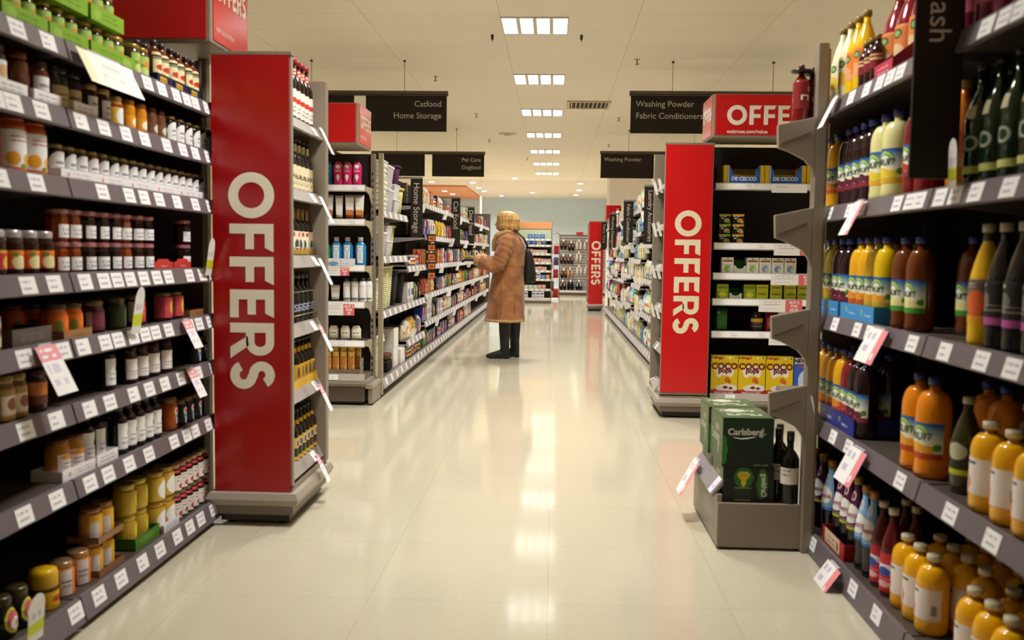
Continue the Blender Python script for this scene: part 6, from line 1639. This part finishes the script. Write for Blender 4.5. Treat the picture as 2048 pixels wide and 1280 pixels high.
lay = [(0, .28, 1.42, 0), (0, .50, 1.38, 1), (5, .72, 1.42, 2), (5, .94, 1.42, 3), (0, .28, 1.0, 4), (1, .48, 1.0, 5), (5, .72, 1.08, 6), (0, .3, .6, 7), (3, .48, .62, 8), (5, .74, .7, 9), (5, .96, .7, 10), (1, .28, .27, 11), (2, .5, .27, 12), (4, .74, .27, 13)]
rown = ['top', 'second', 'third', 'lowest']
cnt = {}
for s, x, z, i in lay:
    rr = 0 if z > 1.3 else 1 if z > .9 else 2 if z > .5 else 3
    q = cnt.get(rr, 0); cnt[rr] = q + 1
    place(SL[s], (x, 26.588, z), 0, '%s slippers hanging in the %s row of the slatted wall, %s along' % (('dark tan-lined', 'black', 'all black', 'tan', 'black and white', 'pale pink')[s], rown[rr], nth(q)), 'slippers on the slatted wall')

# clothes rail
cr = thing('clothes_rail', 'steel rail of small hanging clothes beside the medicine shelving', 'clothes rail', (.03, 23.6, 0))
MB().tube([(-.12, 0, .03), (-.12, 0, 1.62), (-.08, 0, 1.7), (.08, 0, 1.7), (.13, 0, 1.62), (.13, 0, .03)], .012, '8a7c70', 8).tube([(-.12, -.2, .03), (-.12, .2, .03)], .014, '6a6058', 8).tube([(.13, -.2, .03), (.13, .2, .03)], .014, '6a6058', 8).build('frame', TIN, cr)
for z in (1.45, 1.05, .68, .32): MB().tube([(-.12, -.05, z), (.13, -.09, z - .03)], .008, '8a7c70', 6).build('hanging_bar', TIN, cr)
def garment(col, h):
    t = thing('child_top'); n = 12
    rings = [[(w * math.sin(2 * PI * k / n) + (.004 * math.sin(k * 3)), d * math.cos(2 * PI * k / n), z) for k in range(n)] for z, w, d in ((-h, .07, .02), (-h * .5, .062, .018), (-h * .2, .07, .02), (-h * .08, .055, .014), (-.02, .02, .01))]
    MB().loft(rings, col).build('cloth', CLOTH, t)
    MB().tube([(-.05, 0, -.03), (0, 0, -.005), (.05, 0, -.03)], .004, 'd8d0cc', 6).tube([(0, 0, -.005), (0, 0, .02)], .003, 'b8b0ac', 6).build('hanger', PLASTIC, t)
    return proto(t, 'clothing')
GA = [garment('d8d0d0', .26), garment('5a3a7a', .22), garment('a82a34', .24), garment('c8b8c0', .24), garment('6a4a5c', .25)]
for k, (g, x, z) in enumerate(((0, -.05, 1.43), (2, .07, 1.4), (1, .07, 1.1), (3, -.05, 1.03), (2, .06, .8), (0, -.05, .66), (4, -.04, .5), (2, .07, .3), (3, -.05, .3))):
    place(GA[g], (x, 23.55, z), .3 * (k % 3 - 1), '%s child garment on the steel rail, %s from the top' % (('white', 'purple', 'red', 'pale pink', 'plum')[g], nth(k)), 'clothes on the rail')
hb = thing('hanging_banner', 'plain white banner hanging from the ceiling past the orange soffit', 'banner', (-1.98, 25.0, 2.2))
MB().box(-.005, -.35, 0, .005, .35, .5, 'e8e4f0').build('cloth', PAPER, hb)
for y in (-.3, .3): MB().tube([(0, y, .5), (0, y, CEIL - 2.2)], .003, 'b0a8a0', 5).build('wire', STEEL, hb)

# goods and tubs over the far red panel
WBU = bottle('white_bucket', 'bucket', .12, .2, 'dcdce4', '7a86b0', [(.3, .7, 1.2, paint('c8cce0', ('e', .5, .5, .3, .3, '5a6ab0')))], .9, .98, .92, .08, m=PLASTIC, nu=8, nv=8)
for k in range(2): place(WBU, (1.22, 17.7 + .3 * k, 1.75), 0, 'white and blue tub on top of the washing shelves, %s one' % ('near', 'far')[k], 'tubs')

# ------------------------------------------------------------------ the shopper
PX, PY = -.5, 10.36
me_t = thing('person', 'person with blond bobbed hair in a long tan suede coat, facing the pet shelves', 'person', (PX, PY, 0))
def sections(rows, n=24):
    """rows: (cx, cy, z, half width along x, half width along y, squareness)."""
    out = []
    for cx, cy, z, a, b, *p in rows:
        e = p[0] if p else 1.0
        out.append([(cx + a * math.copysign(abs(math.sin(2 * PI * k / n)) ** e, math.sin(2 * PI * k / n)), cy - b * math.copysign(abs(math.cos(2 * PI * k / n)) ** e, math.cos(2 * PI * k / n)), z) for k in range(n)])
    return out
def merged(mb, name, m, parent, voxel=.012, smooth=4, disp=0.0, scale=.018):
    o = mb.build(name, m, parent, fix=False)
    r = o.modifiers.new('one_surface', 'REMESH'); r.mode = 'VOXEL'; r.voxel_size = voxel; r.use_smooth_shade = True
    s = o.modifiers.new('soft', 'SMOOTH'); s.iterations = smooth; s.factor = .5
    if disp:
        tx = bpy.data.textures.new('tufts', 'CLOUDS'); tx.noise_scale = scale
        d = o.modifiers.new('tufts', 'DISPLACE'); d.texture = tx; d.strength = disp; d.mid_level = .5 if scale > .05 else .4
    return o
M_SKIN = node_mat('skin', plain_nodes('c98f74', .5, 30, .1))
def suede(nt, b):
    tc = nt.nodes.new('ShaderNodeTexCoord')
    n = nt.nodes.new('ShaderNodeTexNoise'); n.inputs['Scale'].default_value = 7; n.inputs['Detail'].default_value = 5
    n2 = nt.nodes.new('ShaderNodeTexNoise'); n2.inputs['Scale'].default_value = 160
    nt.links.new(tc.outputs['Object'], n.inputs['Vector']); nt.links.new(tc.outputs['Object'], n2.inputs['Vector'])
    cr_ = nt.nodes.new('ShaderNodeValToRGB'); cr_.color_ramp.elements[0].position = .32; cr_.color_ramp.elements[1].position = .7
    cr_.color_ramp.elements[0].color = (*lin('7d4a28'), 1); cr_.color_ramp.elements[1].color = (*lin('b47a48'), 1)
    nt.links.new(n.outputs['Fac'], cr_.inputs['Fac']); nt.links.new(cr_.outputs['Color'], b.inputs['Base Color'])
    b.inputs['Roughness'].default_value = .85; b.inputs['Sheen Weight'].default_value = .25
    bp = nt.nodes.new('ShaderNodeBump'); bp.inputs['Strength'].default_value = .25; bp.inputs['Distance'].default_value = .004
    nt.links.new(n2.outputs['Fac'], bp.inputs['Height']); nt.links.new(bp.outputs['Normal'], b.inputs['Normal'])
M_SUEDE = node_mat('tan_suede', suede)
M_FUR = node_mat('cream_shearling', plain_nodes('d2a872', .95, 60, .4))
def hair_nodes(nt, b):
    tc = nt.nodes.new('ShaderNodeTexCoord')
    mp = nt.nodes.new('ShaderNodeMapping'); mp.inputs['Scale'].default_value = (90, 90, 6)
    n = nt.nodes.new('ShaderNodeTexNoise'); n.inputs['Scale'].default_value = 1.0; n.inputs['Detail'].default_value = 3
    nt.links.new(tc.outputs['Object'], mp.inputs['Vector']); nt.links.new(mp.outputs['Vector'], n.inputs['Vector'])
    cr_ = nt.nodes.new('ShaderNodeValToRGB'); cr_.color_ramp.elements[0].position = .3; cr_.color_ramp.elements[1].position = .7
    cr_.color_ramp.elements[0].color = (*lin('98682c'), 1); cr_.color_ramp.elements[1].color = (*lin('e2bb70'), 1)
    nt.links.new(n.outputs['Fac'], cr_.inputs['Fac']); nt.links.new(cr_.outputs['Color'], b.inputs['Base Color'])
    b.inputs['Roughness'].default_value = .6
    bp = nt.nodes.new('ShaderNodeBump'); bp.inputs['Strength'].default_value = .6; bp.inputs['Distance'].default_value = .006
    nt.links.new(n.outputs['Fac'], bp.inputs['Height']); nt.links.new(bp.outputs['Normal'], b.inputs['Normal'])
M_HAIR = node_mat('blond_hair', hair_nodes)
M_BLACK = node_mat('black_leather', plain_nodes('0c0a09', .6, 20, .2))
def turn(rings, a=-.45, cx=-.045):
    s, k = math.sin(a), math.cos(a)
    return [[(cx + (x - cx) * k - y * s, (x - cx) * s + y * k, z) for x, y, z in r] for r in rings]
# body: legs, trunk, neck and head as one surface; she faces -x, head lifted a little
b = MB()
b.loft(sections([(.0, 0, .42, .14, .16), (.01, 0, .8, .15, .17), (.02, 0, 1.0, .14, .17), (.01, 0, 1.2, .13, .18), (.0, 0, 1.36, .1, .17), (-.01, 0, 1.42, .055, .07), (-.03, 0, 1.47, .05, .055), (-.04, 0, 1.5, .05, .055)]), 'c98f74')
b.loft(turn(sections([(-.055, 0, 1.41, .035, .035), (-.07, 0, 1.43, .062, .055), (-.065, 0, 1.465, .085, .066), (-.055, 0, 1.51, .095, .073), (-.045, 0, 1.56, .096, .075), (-.035, 0, 1.6, .08, .065), (-.03, 0, 1.628, .04, .035)])), 'c98f74')
b.loft(turn(sections([(-.145, 0, 1.478, .02, .016), (-.158, 0, 1.488, .022, .016), (-.148, 0, 1.515, .018, .012), (-.14, 0, 1.54, .01, .009)], 10)), 'c98f74')   # nose
b.loft(turn(sections([(-.137, 0, 1.442, .014, .022), (-.143, 0, 1.452, .016, .026), (-.137, 0, 1.462, .014, .022)], 10)), 'c98f74')                             # lips
for s in (-1, 1):
    b.loft(turn(sections([(-.045, s * .076, 1.48, .014, .008), (-.042, s * .08, 1.505, .022, .01), (-.04, s * .078, 1.53, .014, .008)], 10)), 'c98f74')         # ears
for lx_, ly in ((-.03, -.085), (.075, .08)):
    b.loft(sections([(lx_, ly, .04, .045, .045), (lx_, ly, .12, .045, .045), (lx_ + .005, ly, .3, .048, .046), (lx_, ly, .5, .054, .054), (lx_, ly, .6, .06, .06)]), 'c98f74')
# arms inside the sleeves
b.tube([(.0, -.17, 1.36), (-.06, -.215, 1.2), (-.11, -.225, 1.06), (-.22, -.19, 1.075), (-.35, -.13, 1.1)], [.055, .05, .045, .042, .032], 'c98f74', 12)
b.tube([(.0, .17, 1.36), (-.06, .21, 1.2), (-.12, .2, 1.07), (-.22, .14, 1.08), (-.34, .06, 1.11)], [.055, .05, .045, .042, .032], 'c98f74', 12)
for hx, hy, hz in ((-.375, -.118, 1.105), (-.365, .045, 1.115)):
    b.loft([[(hx + a * .0 - .02 * q, hy + .02 * math.sin(2 * PI * k / 12), hz + .014 * math.cos(2 * PI * k / 12)) for k in range(12)] for q, a in ((-1, 0), (.5, 0), (1.2, 0), (2, 0))], 'c98f74')
merged(b, 'body', M_SKIN, me_t, .009, 4)
# eyes
ey = MB()
for s in (-1, 1): ey.lathe([(.002, -.008), (.008, -.004), (.009, 0), (.008, .004), (.002, .008)], ['e8e4e0', '3a4a5a', '3a4a5a', 'e8e4e0'], 10, -.1335, s * .033)
eo = ey.build('eyes', PLASTIC, me_t)
eo.matrix_basis = Matrix.Translation((-.045, 0, 1.52)) @ Matrix.Rotation(-.45, 4, 'Z') @ Matrix.Translation((.045, 0, 0))
# black boots
bo = MB()
for (lx_, ly, yaw) in ((-.03, -.085, 0), (.075, .08, .1)):
    bo.loft(sections([(lx_ + .005, ly, .035, .052, .045), (lx_ + .005, ly, .1, .052, .05), (lx_, ly, .2, .055, .053), (lx_, ly, .32, .064, .06), (lx_, ly, .44, .07, .066), (lx_, ly, .56, .072, .068)]), '15110f')
    bo.loft([[(lx_ + .055 - L_, ly + w * math.sin(2 * PI * k / 14) * .95, max(.006, hz + h * math.cos(2 * PI * k / 14))) for k in range(14)] for L_, w, h, hz in ((0, .03, .03, .045), (.03, .043, .045, .05), (.09, .045, .05, .055), (.15, .047, .04, .045), (.2, .045, .032, .036), (.24, .034, .024, .03), (.262, .015, .014, .024))], '15110f')
    bo.box(lx_ + .0, ly - .038, .0, lx_ + .058, ly + .038, .03, '0f0c0a')
    bo.box(lx_ - .17, ly - .04, .0, lx_ - .03, ly + .04, .016, '0f0c0a')
merged(bo, 'boots', M_BLACK, me_t, .009, 3)
# coat
c = MB()
c.loft(sections([(-.035, 0, .425, .225, .225), (-.03, 0, .55, .215, .215), (-.015, 0, .75, .195, .205), (.0, 0, .95, .18, .2), (.02, 0, 1.05, .17, .2), (.02, 0, 1.18, .175, .215), (.015, 0, 1.28, .17, .225), (.01, 0, 1.35, .145, .2), (.0, 0, 1.4, .11, .14), (-.01, 0, 1.43, .085, .095)], 40), 'b07a4a')
def sleeve(mb, pts, rad):
    """A sleeve with crushed folds: the radius ripples along its length."""
    P, Rr = [], []
    for i in range(len(pts) - 1):
        for q in range(6):
            t = q / 6
            P.append(tuple(a + (d - a) * t for a, d in zip(pts[i], pts[i + 1])))
            j = i * 6 + q
            Rr.append((rad[i] + (rad[i + 1] - rad[i]) * t) * (1 + (.07 if j % 3 == 0 else -.05 if j % 3 == 1 else .0) * min(1, j / 5)))
    mb.tube(P + [pts[-1]], Rr + [rad[-1]], 'b07a4a', 18)
sleeve(c, [(.02, -.155, 1.35), (-.02, -.215, 1.25), (-.07, -.245, 1.14), (-.115, -.25, 1.05), (-.16, -.24, 1.035), (-.23, -.205, 1.055), (-.32, -.15, 1.09)], [.082, .086, .083, .084, .08, .07, .06])
sleeve(c, [(.02, .155, 1.35), (-.02, .215, 1.25), (-.08, .235, 1.14), (-.13, .21, 1.06), (-.22, .14, 1.075), (-.31, .08, 1.1)], [.082, .086, .083, .082, .072, .06])
coat = merged(c, 'coat', M_SUEDE, me_t, .01, 2, .016, .07)
for sx in (-.05, .1):
    MB().tube([(sx - .02, -.2 + (.02 if sx > 0 else 0), 1.3), (sx, -.203, 1.15), (sx, -.205, 1.0), (sx - .01, -.214, .75), (sx - .02, -.226, .5)], .0035, '7a4c2c', 6).build('panel_seam', M_SUEDE, coat)
sm = MB().loft(sections([(.014, 0, 1.035, .1755, .2035), (.014, 0, 1.043, .1755, .2035)], 40), '8a5c38').build('waist_seam', M_SUEDE, coat)
def fur(mb, name): return merged(mb, name, M_FUR, coat, .008, 1, .012)
f = MB(); f.loft(sections([(-.035, 0, .412, .222, .222), (-.035, 0, .43, .232, .232), (-.035, 0, .445, .222, .222)], 40), 'c2925a'); fur(f, 'hem_trim')
f = MB(); f.tube([(-.29, -.168, 1.08), (-.345, -.135, 1.1)], [.072, .068], 'c2925a', 16); f.tube([(-.285, .095, 1.095), (-.335, .06, 1.11)], [.07, .066], 'c2925a', 16); fur(f, 'cuff_trim')
f = MB()
f.tube([(-.17, -.02, 1.2), (-.165, -.06, 1.3), (-.125, -.1, 1.38), (-.04, -.11, 1.405), (.045, -.09, 1.415), (.085, 0, 1.42), (.045, .09, 1.415), (-.04, .11, 1.405), (-.125, .1, 1.38), (-.165, .06, 1.3), (-.17, .02, 1.2)], [.018, .022, .026, .028, .028, .028, .028, .028, .026, .022, .018], 'c2925a', 12)
fur(f, 'collar_trim')
# hair: a rounded bob, cut level at the nape
h = MB()
h.loft(sections([(.005, 0, 1.435, .075, .08), (.0, 0, 1.445, .108, .102), (-.004, 0, 1.49, .122, .113), (-.012, 0, 1.54, .128, .116), (-.02, 0, 1.59, .118, .107), (-.025, 0, 1.625, .088, .08), (-.028, 0, 1.645, .04, .04)], 32), 'c89848')
for k in range(26):
    a = -2.5 + 5.0 * k / 25
    cx, cy = -.004 + .113 * math.cos(a), .106 * math.sin(a)
    h.tube([(cx * .6, cy * .6, 1.61), (cx * 1.0, cy * 1.0, 1.54), (cx * 1.04, cy * 1.04, 1.48), (cx * .98, cy * .98, 1.428 + .006 * (k % 3))], [.02, .018, .016, .009], 'c89848', 7)
merged(h, 'hair', M_HAIR, me_t, .008, 2)
# gloves with five fingers each
g = MB()
def glove(hx, hy, hz, s):
    g.loft([[(hx + .03 - q, hy + w * math.sin(2 * PI * k / 12), hz + .02 * math.cos(2 * PI * k / 12) + .0) for k in range(12)] for q, w in ((0, .03), (.02, .034), (.06, .042), (.1, .044), (.115, .036))], '15110f')
    for q, (dy, ln) in enumerate(((-.032, .05), (-.011, .062), (.011, .066), (.032, .056))):
        x0 = hx - .08
        g.tube([(x0, hy + dy, hz), (x0 - ln * .45, hy + dy * 1.1, hz + .004), (x0 - ln * .8, hy + dy * 1.1, hz - .014), (x0 - ln, hy + dy * 1.05, hz - .034)], [.0115, .011, .01, .0075], '15110f', 8)
    g.tube([(hx - .0, hy + s * .034, hz), (hx - .035, hy + s * .06, hz + .006), (hx - .066, hy + s * .062, hz + .008), (hx - .085, hy + s * .052, hz + .004)], [.014, .013, .012, .009], '15110f', 8)
glove(-.37, -.12, 1.1, 1); glove(-.355, .05, 1.112, -1)
merged(g, 'gloves', M_BLACK, me_t, .0055, 2)
# what she holds and carries
hp_ = thing('treat_pouch', 'small yellow and green packet held in the shopper gloved hands', 'packet', (PX - .45, PY - .045, 1.118))
MB().loft([[(-.05, -.07, 0), (.05, -.07, 0), (.05, .07, 0), (-.05, .07, 0)], [(-.045, -.075, .02), (.045, -.075, .02), (.045, .075, .02), (-.045, .075, .02)], [(-.04, -.07, .028), (.04, -.07, .028), (.04, .07, .028), (-.04, .07, .028)]], ['c9b83c', '6a9a3c'], False).build('packet', PLASTIC, hp_, bevel=.004)
bg = thing('shoulder_bag', 'soft black shoulder bag hanging behind the shopper', 'bag', (PX + .235, PY + .03, .85))
MB().loft(sections([(.0, 0, .0, .05, .1, .7), (.005, 0, .02, .07, .125, .7), (.0, 0, .12, .068, .13, .7), (-.005, 0, .24, .058, .125, .7), (-.015, 0, .33, .04, .115, .7), (-.025, 0, .38, .02, .1, .7)]), '15110f').build('bag_body', M_BLACK, bg)
MB().tube([(-.03, -.09, .36), (-.035, -.11, .42), (-.075, -.135, .5), (-.17, -.15, .575), (-.235, -.13, .585)], [.009] * 5, '15110f', 8, .5).tube([(-.03, .09, .36), (-.03, .05, .42), (-.07, -.03, .5), (-.17, -.12, .585), (-.235, -.13, .585)], [.009] * 5, '15110f', 8, .5).build('strap', M_BLACK, bg)
